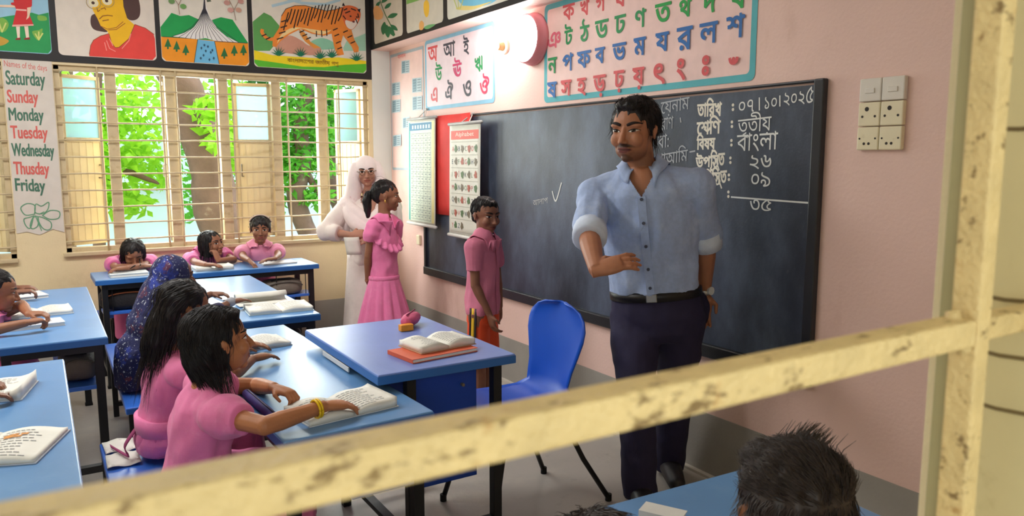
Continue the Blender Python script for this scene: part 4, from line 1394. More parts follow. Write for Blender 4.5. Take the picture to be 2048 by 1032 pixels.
def page_lines(mb, P, rs, n=9, m=1, x0=0.1, x1=0.9, y0=0.12, y1=0.9):
    for k in range(n):
        t = y0 + (y1 - y0) * k / (n - 1)
        e = rs.uniform(0.6, 1.0)
        seg = 6
        for j in range(seg):
            a = x0 + (x1 - x0) * e * j / seg
            b = x0 + (x1 - x0) * e * (j + 0.8) / seg
            mb.add([P(a, t, .0012), P(b, t, .0012), P(b, t + .018, .0012), P(a, t + .018, .0012)], [(0, 1, 2, 3)], m)


def open_book(label, c, ang, w, h, z, curlL=0.02, curlR=0.02, thick=0.012, cover=(180, 190, 200), seed=1, roll=0.0, group=None, name='open_book', pic=None):
    """Open book lying on a desk: c=(x,y) of the spine middle; ang = direction of the spine's normal (right page)."""
    rs = random.Random(seed)
    e = empty(name, (c[0], c[1], z), label, 'book', group)
    ux, uy = Vector((math.cos(ang), math.sin(ang), 0)), Vector((-math.sin(ang), math.cos(ang), 0))
    o = Vector((c[0], c[1], z))
    mc = mat('book_cover_%02x%02x%02x' % cover, cover, 0.5, 0.06, 12)
    rows = [[o + ux * (w * (a / 8)) + uy * (h * (b / 4 - .5)) + Vector((0, 0, 0.0018)) for a in range(-8, 9)] for b in range(5)]
    MB().sheet(rows, 0.003).build('book_cover', mc, e)
    for side, curl in ((-1, curlL), (1, curlR)):
        def P(s, t, lift=0.0, side=side, curl=curl):
            hgt = thick * (0.35 + 0.65 * math.sin(min(1, s * 1.6 + .25) * math.pi * .5)) * (1 if s < .85 else 1) + 0.004
            bulge = 0.010 * math.sin(math.pi * min(1, s * 1.1)) + curl * max(0, (s - 0.55) / 0.45) ** 2
            x = s * w * 0.97
            if roll and side == (1 if roll > 0 else -1) and s > 0.45:      # page block rolled back on itself
                rr = abs(roll)
                a = (s - 0.45) / 0.55 * 3.6
                x = 0.45 * w * .97 + rr * math.sin(a)
                bulge = 0.006 + rr * (1 - math.cos(a))
            return o + ux * (side * x) + uy * (h * .97 * (0.5 - t)) + Vector((0, 0, hgt + bulge + lift))
        n1, n2 = 14, 6
        top = [[P(i / n1, j / n2) for i in range(n1 + 1)] for j in range(n2 + 1)]
        mb = MB()
        if roll and side == (1 if roll > 0 else -1):
            mb.sheet(top, 0.003, 0)
        else:
            vs = [p for r in top for p in r] + [Vector((p.x, p.y, z + 0.0035)) for r in top for p in r]
            C, O = n1 + 1, (n1 + 1) * (n2 + 1)
            fs = []
            for j in range(n2):
                for i in range(n1):
                    a, b, c_, d = j * C + i, j * C + i + 1, (j + 1) * C + i + 1, (j + 1) * C + i
                    fs += [(a, b, c_, d), (O + d, O + c_, O + b, O + a)]
            for i in range(n1):
                fs += [(i, O + i, O + i + 1, i + 1), (n2 * C + i + 1, O + n2 * C + i + 1, O + n2 * C + i, n2 * C + i)]
            for j in range(n2):
                fs += [(j * C, (j + 1) * C, O + (j + 1) * C, O + j * C), ((j + 1) * C + n1, j * C + n1, O + j * C + n1, O + (j + 1) * C + n1)]
            mb.add(vs, fs, 0)
        pg = mb.build('pages', [M_page], e, smooth=True)
        pg.data.polygons.foreach_set('use_smooth', [True] * len(pg.data.polygons))
        lb = MB()
        mats_ = [M_print, M_print]
        page_lines(lb, P, rs, 10, 1, 0.12, 0.86)
        if pic and side == pic[0]:
            mats_.append(mat('orange_print', (222, 150, 70), 0.6, 0.1, 20))
            for k in range(9):
                a, t = 0.35 + rs.uniform(-.16, .16), 0.3 + rs.uniform(-.05, .05)
                lb.add([P(a - .06, t - .025, .0016), P(a + .06, t - .03, .0016), P(a + .05, t + .025, .0016), P(a - .05, t + .02, .0016)], [(0, 1, 2, 3)], 2)
        lb.build('print', mats_, e)
    return e


def closed_book(name, label, c, ang, w, h, t, z, cover, cat='book', group=None, tilt=0.0, page=True):
    e = empty(name, (c[0], c[1], z), label, cat, group)
    R = Matrix.Rotation(ang, 3, 'Z')
    o = Vector((c[0], c[1], z))
    mc = mat('book_cover_%02x%02x%02x' % cover, cover, 0.5, 0.06, 12)
    cv = MB()
    for za, zb in ((0, 0.002), (t - 0.002, t)):
        cv.box(o + Vector((-w / 2, -h / 2, za)), o + Vector((w / 2, h / 2, zb)), 0, R, o)
    cv.box(o + Vector((-w / 2 - .0015, -h / 2, 0)), o + Vector((-w / 2, h / 2, t)), 0, R, o)
    cv.build('book_cover', mc, e)
    MB().box(o + Vector((-w / 2 + .001, -h / 2 + .003, .002)), o + Vector((w / 2 - .003, h / 2 - .003, t - .002)), 0, R, o).build('pages', M_page, e)
    return e


DZ = DESK_H + 0.0005
# near desk (short haired girl)
open_book('open printed book under the hand with the yellow bangle', (0.735, 2.155), math.radians(8), 0.145, 0.185, DZ, 0.0, 0.016, 0.012, (200, 206, 210), 1)
pc = empty('pencil_case', (0.545, 2.19, DZ), 'dark purple pencil case by the elbow of the short haired girl', 'pencil case')
a_, b_ = on_z(508, 800, DZ + .015), on_z(556, 842, DZ + .015)
MB().tube([a_ + (b_ - a_) * t for t in (-0.35, 0, .5, .92, .95)], [0.014, 0.015, 0.015, 0.014, 0.008], 12, flat=(1.0, 1.0)).build('case_body', mat('purple_cloth', (62, 48, 120), 0.7, 0.1, 30), pc, smooth=True)
zp = MB().tube([a_ + (b_ - a_) * t + Vector((0, 0, .0148)) for t in (-.3, 0, .5, .9)], 0.0025, 6)
zp.build('zip', mat('dark_zip', (34, 28, 60), 0.5, 0), pc, smooth=True)
open_book('open book with a curling page on the near desk, beside the girl\'s chin', (0.70, 3.10), math.radians(5), 0.13, 0.18, DZ, 0.02, 0.0, 0.010, (190, 196, 204), 2, roll=-0.022)
# desk of the headscarf girl
open_book('open notebook with a rolled over page on the headscarf girl\'s desk', (0.985, 3.79), math.radians(-4), 0.155, 0.21, DZ, 0.01, 0.006, 0.012, (196, 214, 220), 3)
rl = empty('rolled_notebook', (0.96, 4.02, DZ), 'white notebook rolled half over behind the open notebook', 'book')
rw = []
for i in range(22):
    a = i / 21
    if a < 0.4:
        q = (0.10 * a / .4, 0.006)
    else:
        t = (a - .4) / .6 * 4.6
        q = (0.10 + 0.024 * math.sin(t), 0.006 + 0.024 * (1 - math.cos(t)))
    rw.append(q)
MB().sheet([[Vector((1.09 - 0.26 * k / 4, 3.93 + q[0], DZ + q[1])) for q in rw] for k in range(5)], 0.004).build('pages', M_page, rl, smooth=True)
closed_book('exercise_book', 'thin white exercise book near the dark hand on the headscarf girl\'s desk', (0.86, 4.28), 0.15, 0.15, 0.20, 0.007, DZ, (220, 222, 220))
# back desk
closed_book('exercise_book', 'thick pale book in front of the girl resting her chin on the back desk', (0.47, 5.43), 0.02, 0.22, 0.14, 0.02, DZ, (206, 212, 214))
open_book('open book in front of the girl touching her mouth', (0.985, 5.44), math.radians(2), 0.125, 0.16, DZ, 0.014, 0.012, 0.012, (190, 196, 200), 5)
closed_book('exercise_book', 'thin white book under the arm of the girl with the hair band', (1.44, 5.50), 0.03, 0.24, 0.15, 0.010, DZ, (222, 222, 220))
# left desk
closed_book('exercise_book', 'rolled white book farthest back on the left edge desk', (-0.07, 4.86), 0.25, 0.14, 0.19, 0.016, DZ, (214, 216, 218))
open_book('open white book in the middle of the left edge desk', (-0.03, 4.30), math.radians(4), 0.14, 0.19, DZ, 0.0, 0.01, 0.010, (206, 214, 220), 7)
closed_book('exercise_book', 'white book under the fist on the left edge desk', (-0.045, 3.98), 0.12, 0.22, 0.13, 0.018, DZ, (212, 214, 220))
# lower left desk
open_book('open book with a risen page on the lower left desk, upper of two', (-0.215, 2.90), math.radians(-12), 0.16, 0.22, DZ, 0.01, 0.03, 0.010, (200, 206, 214), 8)
open_book('open book with an orange picture at the lower left edge', (-0.160, 2.32), math.radians(-20), 0.165, 0.24, DZ, 0.004, 0.002, 0.006, (190, 196, 206), 9, pic=(1, 0))
# teacher's table
TZ = tz + 0.0008
closed_book('register_book', 'red and orange covered book at the bottom of the teacher table stack', (1.165, 2.405), 0.12, 0.27, 0.17, 0.014, TZ, (214, 96, 62))
open_book('open book lying on the red covered book of the teacher table', (1.20, 2.44), 0.12, 0.118, 0.155, TZ + 0.0148, 0.004, 0.004, 0.016, (196, 150, 120), 12)
pp = empty('pencil_pouch', (1.272, 2.855, TZ), 'pink soft pencil pouch on the far edge of the teacher table', 'pouch')
pa, pb = Vector((1.235, 2.80, TZ + .028)), Vector((1.325, 2.90, TZ + .030))
MB().tube(catmull([pa, pa + (pb - pa) * .3, pa + (pb - pa) * .7, pb], 5), [0.014 + 0.016 * math.sin(math.pi * min(1, max(0, (i + 1.5) / 18))) for i in range(16)], 14, flat=(0.9, 1.15)).build('pouch_body', mat('pink_pouch_cloth', (206, 90, 126), 0.7, 0.15, 30, 0.3, 60), pp, smooth=True)
zp = MB().tube([pa + (pb - pa) * t + Vector((0, 0, .0275)) for t in (0.1, .4, .7, .92)], 0.003, 6)
zp.build('zip', mat('dark_pink_zip', (150, 50, 90), 0.6, 0), pp, smooth=True)
tag(MB().box((1.200, 2.765, TZ), (1.255, 2.795, TZ + 0.026)).build('chalk_box', mat('orange_card_box', (232, 150, 40), 0.55, 0.12, 40), bevel=0.003, origin=(1.2275, 2.78, TZ)), 'small orange yellow box in front of the pink pencil pouch', 'box')
# papers on the bench, bags on the shelves
for k, (x, y, a) in enumerate(((0.196, 3.035, 0.03), (0.194, 2.885, -0.03))):
    rows = [[Vector((x, y, 0.402 + k * .001)) + Matrix.Rotation(a, 3, 'Z') @ Vector((-.052 + .104 * i / 6, -.07 + .14 * j / 4, .004 * math.sin(i * 1.3 + j))) + Vector((0, 0, .005)) for i in range(7)] for j in range(5)]
    tag(MB().sheet(rows, 0.001).build('paper_sheet', M_page, smooth=True, origin=(x, y, 0.402)), ('crumpled white paper at the far end of the near bench', 'white paper on the near bench, closer to the seated girl')[k], 'paper')


def bag(label, c, size, col, zipcol, seed=1, name='school_bag'):
    rs = random.Random(seed)
    e = empty(name, (c[0], c[1], c[2]), label, 'bag')
    b = MB()
    nu, nv = 20, 10
    vs = []
    o = Vector(c)
    b.ell(o + Vector((0, 0, size[2] / 2)), (size[0] / 2, size[1] / 2, size[2] / 2), None, nu, nv)
    for i, p in enumerate(b.v):
        d = p - o - Vector((0, 0, size[2] / 2))
        q = Vector([math.copysign(abs(d[k] / (size[k] / 2)) ** 0.55, d[k]) * size[k] / 2 for k in range(3)])
        q *= 1 + 0.06 * noise.noise(p * 18 + Vector((seed, 0, 0)))
        q.z = max(q.z, -size[2] / 2)
        b.v[i] = o + Vector((0, 0, size[2] / 2)) + q
    b.build('bag_body', mat('bag_%02x%02x%02x' % col, col, 0.75, 0.12, 20, 0.3, 80), e, smooth=True)
    z = MB()
    z.tube([o + Vector((size[0] * .46 * math.cos(t), -size[1] * .44 - .008, size[2] * (.55 + .3 * math.sin(t)))) for t in np.linspace(0.1, math.pi - .1, 10)], 0.005, 6)
    z.build('zip', mat('zip_%02x%02x%02x' % zipcol, zipcol, 0.6, 0.1, 20), e, smooth=True)
    st = MB()
    st.tube([o + Vector((-.3 * size[0], -.3 * size[1], size[2] * .95)), o + Vector((-.1 * size[0], -.35 * size[1], size[2] * 1.04)), o + Vector((.2 * size[0], -.3 * size[1], size[2] * .95))], 0.008, 8, flat=(0.4, 1.2))
    st.build('strap', mat('strap_dark', (36, 34, 40), 0.8, 0.1, 20), e, smooth=True)
    return e


SZ = 0.489
bag('black school bag with a brown zip on the shelf of the back desk', (0.46, 5.425, SZ), (0.34, 0.16, 0.135), (34, 32, 36), (150, 84, 50), 1)
bag('grey cloth bag on the shelf at the right end of the back desk', (1.44, 5.425, SZ), (0.28, 0.16, 0.11), (124, 116, 106), (90, 84, 78), 2)
bag('grey bag on the shelf of the left edge desk', (0.105, 3.84, SZ), (0.15, 0.34, 0.12), (104, 98, 92), (80, 76, 70), 3)
bag('dark bag on the shelf of the headscarf girl\'s desk', (1.01, 3.86, SZ), (0.17, 0.30, 0.12), (44, 40, 48), (90, 84, 90), 4)
# ================================================================== PEOPLE: builders
UP = Vector((0, 0, 1))


def vec(*a):
    return Vector(a)


def basis(fwd, up=UP):
    """Matrix whose columns are right, forward, up."""
    f = Vector(fwd).normalized()
    r = f.cross(Vector(up)).normalized()
    u = r.cross(f).normalized()
    return Matrix((r, f, u)).transposed()


def ik(a, t, l1, l2, pole):
    a, t = Vector(a), Vector(t)
    d = t - a
    L = min(d.length, (l1 + l2) * 0.995)
    dn = d.normalized()
    x = (l1 * l1 - l2 * l2 + L * L) / (2 * L)
    h = math.sqrt(max(l1 * l1 - x * x, 0))
    pv = Vector(pole) - dn * Vector(pole).dot(dn)
    pv = pv.normalized() if pv.length > 1e-6 else dn.orthogonal().normalized()
    return a + dn * x + pv * h, a + dn * L


def fuse(mb, voxel, smooth=2):
    """One continuous surface out of overlapping closed volumes."""
    me = mb.mesh('fuse', [])
    bm = bmesh.new(); bm.from_mesh(me)
    bmesh.ops.recalc_face_normals(bm, faces=bm.faces)
    bm.to_mesh(me); bm.free()
    o = bpy.data.objects.new('fuse', me)
    COL.objects.link(o)
    r = o.modifiers.new('r', 'REMESH'); r.mode = 'VOXEL'; r.voxel_size = voxel
    if smooth:
        s = o.modifiers.new('s', 'SMOOTH'); s.factor = 0.5; s.iterations = smooth
    dg = bpy.context.evaluated_depsgraph_get()
    out = bpy.data.meshes.new_from_object(o.evaluated_get(dg))
    bpy.data.objects.remove(o); bpy.data.meshes.remove(me)
    return out


def coords(me):
    a = np.empty(len(me.vertices) * 3); me.vertices.foreach_get('co', a)
    return a.reshape(-1, 3)


def setco(me, a):
    me.vertices.foreach_set('co', a.ravel()); me.update()


def wrinkle(me, amp, scale, seed=0, stretch=(1, 1, 1), fold=0.0, fdir=None, fscale=40):
    """Cloth folds: soft noise along the normals and optional directional folds."""
    n = np.empty(len(me.vertices) * 3); me.vertices.foreach_get('normal', n); n = n.reshape(-1, 3)
    P = coords(me)
    d = np.array([noise.noise(Vector((p[0] * scale * stretch[0] + seed, p[1] * scale * stretch[1], p[2] * scale * stretch[2]))) for p in P]) * amp
    if fold:
        w = np.array([noise.noise(Vector((p[0] * 6 + seed, p[1] * 6, p[2] * 6))) for p in P])
        d += fold * np.sin(P @ np.array(fdir) * fscale + w * 5) * np.clip(0.4 + w, 0, 1)
    setco(me, P + n * d[:, None])


REST = {}
BOOKS = None


def books_bvh():
    global BOOKS
    if BOOKS is None:
        vs, fs = [], []
        for o in bpy.data.objects:
            if o.type == 'MESH' and o.name.split('.')[0] in ('pages', 'book_cover'):
                off, b = ORIGIN[o.name], len(vs)
                vs += [tuple(v.co + off) for v in o.data.vertices]
                fs += [tuple(i + b for i in p.vertices) for p in o.data.polygons]
        BOOKS = BVHTree.FromPolygons(vs, fs)
    return BOOKS


def rest(P, parent):
    """What leans on a desk, a book or a bench is pressed flat against it instead of sinking in."""
    r = REST.get(parent.name)
    if r is None:
        return P
    d, b = r
    z = P[:, 2]
    over = (P[:, 0] > d[0] - .003) & (P[:, 0] < d[1] + .003) & (P[:, 1] > d[2] - .003) & (P[:, 1] < d[3] + .003)
    k = over & (z > DESK_H - .075) & (z < DESK_H + .0012)
    P[k, 2] = DESK_H + .0012
    bk = books_bvh()
    for i in np.nonzero(over & (z > DESK_H) & (z < DESK_H + .07))[0]:
        hit = bk.ray_cast(Vector((P[i, 0], P[i, 1], DESK_H + .09)), Vector((0, 0, -1)), .09)
        if hit[0] is not None and P[i, 2] < hit[0].z + .0012:
            P[i, 2] = hit[0].z + .0012
    on = (P[:, 0] > b[0]) & (P[:, 0] < b[1]) & (P[:, 1] > b[2]) & (P[:, 1] < b[3])
    k = on & (P[:, 2] > .33) & (P[:, 2] < .402)
    P[k, 2] = .402
    return P


def place(me, name, m, parent, smooth=True):
    off = ORIGIN[parent.name]
    setco(me, rest(coords(me), parent))
    setco(me, coords(me) - np.array(off))
    me.materials.clear()
    for x in (m if isinstance(m, (list, tuple)) else [m]):
        me.materials.append(x)
    return link(name, me, parent, smooth, 0, off)


def hand(mb, w, d, n, side, S, curl=0.5, spread=0.1, curls=None, thumb=0.5):
    d = Vector(d).normalized()
    n = Vector(n); n = (n - d * n.dot(d)).normalized()
    th = d.cross(n) * (1 if side == 'R' else -1)
    w = Vector(w)
    rings = []
    for (t, hw, ht) in ((-0.12, .135, .115), (0.0, .15, .11), (.14, .19, .115), (.32, .22, .11), (.46, .215, .095), (.53, .19, .07)):
        c = w + d * t * S
        rings.append([c + th * math.cos(a) * hw * S + n * math.sin(a) * ht * S for a in (2 * math.pi * k / 14 for k in range(14))])
    mb.loft(rings)
    mb.ell(w + d * .17 * S + th * .12 * S + n * .05 * S, (.11 * S, .11 * S, .11 * S), None, 10, 8)
    for k, (off, L) in enumerate(((.155, .43), (.052, .48), (-.052, .45), (-.15, .36))):
        c = (curls[k] if curls else curl)
        p = w + d * .49 * S + th * off * S
        ang = 0.0
        pts = [p - d * .05 * S, p]
        sp = th * (off * spread * 6)
        for sl, wt in ((.46, .75), (.30, 1.15), (.24, .75)):
            ang += c * wt
            v = (d * math.cos(ang) + n * math.sin(ang) + sp * math.cos(ang)).normalized()
            p = p + v * (L * sl * S)
            pts.append(p)
        r = .048 * S
        mb.tube(pts, [r, r * 1.05, r * 1.0, r * .92, r * .72], 8)
        mb.ell(pts[-1], (r * .75,) * 3, None, 8, 6)
        for q in pts[2:4]:
            mb.ell(q, (r * 1.04,) * 3, None, 8, 6)
    b = w + d * .13 * S + th * .14 * S
    v1 = (d * .62 + th * .70 + n * .30).normalized()
    p1 = b + v1 * .22 * S
    v2 = (d * .85 + th * (.5 - thumb) + n * (.2 + .5 * thumb)).normalized()
    p2 = p1 + v2 * .20 * S
    mb.tube([b, b + v1 * .1 * S, p1, p2], [.065 * S, .062 * S, .055 * S, .042 * S], 8)
    mb.ell(p2, (.042 * S,) * 3, None, 8, 6)
    mb.ell(p1, (.056 * S,) * 3, None, 8, 6)


def head_shape(mb, hc, R, h, adult=False, male=False):
    """Skull, face, nose, lips, ears as closed volumes in head units (1 = chin to crown)."""
    def E(c, r, rot=None):
        mb.ell(hc + R @ (Vector(c) * h), tuple(x * h for x in r), (R @ rot) if rot is not None else R, 24, 16)
    w = 0.97 if adult else 1.03
    E((0, -.06, .12), (.352 * w, .425, .375))
    E((0, .09, -.12), (.285 * w, .285, .36))
    E((0, .10, -.28), (.235 * w if not male else .26, .235, .20))
    E((0, .265, -.415), (.085, .085, .075))
    for s in (-1, 1):
        E((s * .165, .255, -.13), (.115 * w, .11, .12))
        E((s * .150, .262, .005), (.085, .082, .062))
        E((s * .135, .275, .095), (.13, .085, .05))
        rot = rotm(0, 0, -s * 0.35)
        E((s * .355 * w, -.03, -.03), (.028, .075, .115), rot)
        E((s * .372 * w, -.045, .02), (.030, .062, .075), rot)
        E((s * .048, .395, -.168), (.036, .045, .032))
    nose = [hc + R @ (Vector(p) * h) for p in ((0, .345, .06), (0, .375, -.02), (0, .425, -.10), (0, .462, -.155), (0, .40, -.19))]
    mb.tube(nose, [.035 * h, .036 * h, .044 * h, .050 * h, .034 * h], 10)
    E((0, .275, -.275), (.15, .105, .125))
    lw = 1.25 if adult else 1.0
    E((0, .358, -.258), (.098 * lw, .036, .024))
    E((0, .354, -.312), (.084 * lw, .040, .028))


class Person:
    def __init__(s, label, loc, hh, sw, f, pel, chest, hc, hf, hup=UP, skin=(150, 98, 66), ua=.21, fa=.18, hs=.13, arm_r=.030, male=False, adult=False, child_of=None):
        s.root = empty('person', loc, label, 'person')
        s.hh, s.sw, s.pel, s.chest, s.hc = hh, sw, Vector(pel), Vector(chest), Vector(hc)
        s.T = basis(f, Vector(chest) - Vector(pel))
        s.r, s.f, s.u = (s.T.col[i].copy() for i in range(3))
        s.R = basis(hf, hup)
        s.skin, s.ua, s.fa, s.hs, s.ar, s.male, s.adult = skin, ua, fa, hs, arm_r, male, adult
        s.sh = {k: s.chest + s.r * (sw * sg) - s.u * 0.24 * sw for k, sg in (('R', 1), ('L', -1))}
        s.el, s.wr = {}, {}
        s.b = MB()
        s.prof = ((-.15, .62, .50), (0, .86, .64), (.2, .84, .62), (.45, .76, .58), (.72, .86, .62), (.88, .82, .56), (.98, .60, .44), (1.07, .34, .32))

    def H(s, x, y, z):
        return s.hc + s.R @ (Vector((x, y, z)) * s.hh)

    def arm(s, k, wrist, pole, hd=None, hn=(0, 0, -1), show=True, **kw):
        pole = Vector(pole).normalized()
        r_ = REST.get(s.root.name)
        for it in range(14):
            s.el[k], s.wr[k] = ik(s.sh[k], wrist, s.ua, s.fa, pole)
            if r_ is None:
                break
            d_ = r_[0]
            low = 0
            for (p_, q_) in ((s.sh[k], s.el[k]), (s.el[k], s.wr[k])):
                for t_ in np.linspace(0, 1, 9):
                    c_ = p_.lerp(q_, t_)
                    if d_[0] - .02 < c_.x < d_[1] + .02 and d_[2] - .02 < c_.y < d_[3] + .02:
                        low = max(low, DESK_H + s.ar * .70 - c_.z)
            if low < .004:
                break
            pole = (pole + UP * .22).normalized()
        a, e, w = s.sh[k], s.el[k], s.wr[k]
        R = s.ar
        s.b.tube([a, a.lerp(e, .35), a.lerp(e, .7), e], [R * 1.2, R * 1.12, R * .98, R * .92], 12)
        s.b.ell(e, (R * .95,) * 3, None, 12, 8)
        s.b.tube([e, e.lerp(w, .25), e.lerp(w, .6), w], [R * .92, R * .98, R * .82, R * .64], 12)
        s.b.ell(a, (R * 1.25,) * 3, None, 12, 8)
        s.hd = Vector(hd) if hd is not None else (w - e).normalized()
        if show:
            hand(s.b, w, s.hd, hn, k, s.hs, **kw)

    def leg(s, k, knee, ankle, toe, r=(.062, .045, .030), hipw=.48, foot=True):
        sg = 1 if k == 'R' else -1
        hip = s.pel + s.r * s.sw * hipw * sg
        knee, ankle = Vector(knee), Vector(ankle)
        s.b.tube([hip, hip.lerp(knee, .5), knee], [r[0] * 1.1, r[0], r[1]], 12)
        s.b.ell(knee, (r[1],) * 3, None, 12, 8)
        s.b.tube([knee, knee.lerp(ankle, .3), knee.lerp(ankle, .65), ankle], [r[1] * .95, r[1] * 1.0, r[1] * .8, r[2]], 12)
        if not foot:      # the foot is inside a shoe
            return
        t = Vector(toe).normalized()
        fl = s.hh * .85
        s.b.tube([ankle - t * fl * .22 - vec(0, 0, r[2] * .6), ankle - vec(0, 0, r[2] * .5), ankle + t * fl * .45 - vec(0, 0, r[2] * 1.0), ankle + t * fl * .72 - vec(0, 0, r[2] * 1.3)], [r[2] * .9, r[2] * 1.1, r[2] * .95, r[2] * .6], 10)

    def rings(s, margin=0.0, t0=-1, t1=9, n=20, sx=1.0, sy=1.0):
        out = []
        T = [q[0] for q in s.prof]
        for t in np.linspace(max(t0, T[0]), min(t1, T[-1]), 16):
                w, d = np.interp(t, T, [q[1] for q in s.prof]), np.interp(t, T, [q[2] for q in s.prof])
                c = s.pel + (s.chest - s.pel) * t
                W, D = s.sw * w * sx + margin, s.sw * d * sy + margin
                out.append([c + s.r * W * math.cos(a) + s.f * D * math.sin(a) for a in (2 * math.pi * k / n for k in range(n))])
        return out

    def body(s, voxel=.0036, smooth=2, beard=0.0, lips=None):
        b = s.b
        b.loft(s.rings())
        nr = s.hh * (.235 if s.male and s.adult else .205)
        nb = s.chest + s.u * .05 * s.sw
        b.tube([nb - s.u * .25 * s.sw, nb, nb.lerp(s.H(0, -.10, -.30), .6), s.H(0, -.08, -.15)], [nr * 1.5, nr * 1.15, nr, nr * 1.05], 16)
        s.nb, s.nr = nb, nr
        for k in 'RL':
            b.tube([nb + s.u * nr * .75, nb.lerp(s.sh[k], .5) + s.u * nr * .12, s.sh[k]], [nr * .62, nr * .66, s.ar * 1.15], 12)
        head_shape(b, s.hc, s.R, s.hh, s.adult, s.male)
        me = fuse(b, voxel, smooth)
        s.bvh = BVHTree.FromPolygons([tuple(p) for p in coords(me)], [tuple(q.vertices) for q in me.polygons])
        # skin colours that belong to the skin itself: lips, beard hair
        P = coords(me)
        Lc = (P - np.array(s.hc)) @ np.array(s.R) / s.hh
        base = np.array(lin(s.skin))
        C = np.tile(base, (len(P), 1))
        lip = np.array(lin(lips)) if lips else base * np.array([.82, .50, .50])
        smile = 0.10 * Lc[:, 0] ** 2
        q = (Lc[:, 0] / (.135 if s.adult else .118)) ** 2 + ((Lc[:, 2] + .287 - smile) / (.046 * np.sqrt(np.clip(1 - (Lc[:, 0] / .15) ** 2, .05, 1)))) ** 2
        wgt = np.clip((1.15 - q) / .4, 0, 1) * (Lc[:, 1] > .22)
        C = C * (1 - wgt[:, None]) + lip * wgt[:, None]
        if beard:
            hair = np.array(lin((34, 26, 24)))
            mu = np.clip(1.3 - ((Lc[:, 0] / .17) ** 2 + ((Lc[:, 2] + .218 + 0.9 * Lc[:, 0] ** 2) / .036) ** 2), 0, 1) * (Lc[:, 1] > .2)
            ch = np.clip(1.4 - ((Lc[:, 0] / .11) ** 2 + ((Lc[:, 2] + .42) / .075) ** 2), 0, 1) * (Lc[:, 1] > .15)
            jaw = np.clip((-.24 - Lc[:, 2]) / .1, 0, 1) * np.clip((Lc[:, 2] + .62) / .08, 0, 1) * (Lc[:, 1] > -.12) * (1 - wgt) * np.clip(np.abs(Lc[:, 0]) / .14, .25, 1)
            k = np.clip(np.maximum(np.maximum(mu * .9, ch * .75), jaw * .42) * beard, 0, 1) * (1 - wgt * .9)
            C = C * (1 - k[:, None]) + hair * k[:, None]
        a = me.color_attributes.new('skin_tone', 'FLOAT_COLOR', 'POINT')
        a.data.foreach_set('color', np.c_[C, np.ones(len(C))].astype(np.float32).ravel())
        s.body_obj = place(me, 'body', M_skin, s.root)
        return s.body_obj

    # ---- face details laid on the skin
    def on_face(s, x, z, lift=.004):
        o, d = s.H(x, 1.2, z), -s.R.col[1]
        hit = s.bvh.ray_cast(o, d, 2 * s.hh)
        p = hit[0] if hit[0] is not None else s.H(x, .35, z)
        return p + s.R.col[1] * lift * s.hh

    def face(s, gaze=(0, 0), open_=1.0, brow=1.0, smile=0.0, closed=False, brow_rgb=(30, 22, 20)):
        mb, lash, br = MB(), MB(), MB()
        for sg in (-1, 1):
            ex, ez, a, bt, bb_ = sg * .152, .008, .078, .040 * open_, .026 * open_
            if not closed:
                nu, nv = 26, 12
                grid = []
                for j in range(nv + 1):
                    v = -1 + 2 * j / nv
                    row = []
                    for i in range(nu + 1):
                        u = -1 + 2 * i / nu
                        k = max(0, 1 - u * u) ** .7
                        row.append((ex + u * a, ez + v * k * (bt if v > 0 else bb_) + .010 * sg * u))
                    grid.append(row)
                vs = [s.on_face(x, z, .006) for r in grid for (x, z) in r]
                C = nu + 1
                ix, iz = ex + gaze[0] * .04, ez + .004 + gaze[1] * .02
                for j in range(nv):
                    for i in range(nu):
                        x = sum(grid[j + dj][i + di][0] for dj in (0, 1) for di in (0, 1)) / 4
                        z = sum(grid[j + dj][i + di][1] for dj in (0, 1) for di in (0, 1)) / 4
                        dd = math.hypot(x - ix, z - iz)
                        m = 2 if dd < .016 else (1 if dd < .037 else 0)
                        q = [j * C + i, j * C + i + 1, (j + 1) * C + i + 1, (j + 1) * C + i]
                        mb.add([vs[k] for k in q], [(0, 1, 2, 3)], m)
            up = []
            for i in range(11):
                u = -1 + 2 * i / 10
                k = max(0, 1 - u * u) ** .7
                z = ez + k * (bt if not closed else -bb_ * .8) + .010 * sg * u
                up.append(s.on_face(ex + u * a * 1.05, z, .006))
            lash.tube(up, [.004 * s.hh + .006 * s.hh * math.sin(math.pi * i / 10) for i in range(11)], 6)
            bp = []
            for i in range(9):
                t = i / 8
                bp.append(s.on_face(sg * (.055 + .20 * t), .098 + .035 * math.sin(t * 2.2) * brow - .01 * t, .002))
            br.tube(bp, [(.010 + .014 * math.sin(math.pi * min(1, t_ / 8 * .8 + .2))) * s.hh * brow for t_ in range(9)], 6)
        if not closed:
            mb.build('eyes', [M_sclera, M_iris, M_pupil], s.root, smooth=True)
        lash.build('eyelashes', M_lash, s.root, smooth=True)
        br.build('eyebrows', M_brow, s.root, smooth=True)
        ml = MB()
        pts = [s.on_face(x, -.284 + smile * x * x * 3.0, .001) for x in np.linspace(-.098, .098, 11) * (1.2 if s.adult else 1.0)]
        ml.tube(pts, [.003 * s.hh + .004 * s.hh * math.sin(math.pi * i / 10) for i in range(11)], 6)
        ml.build('mouth', M_mouth, s.root, smooth=True)

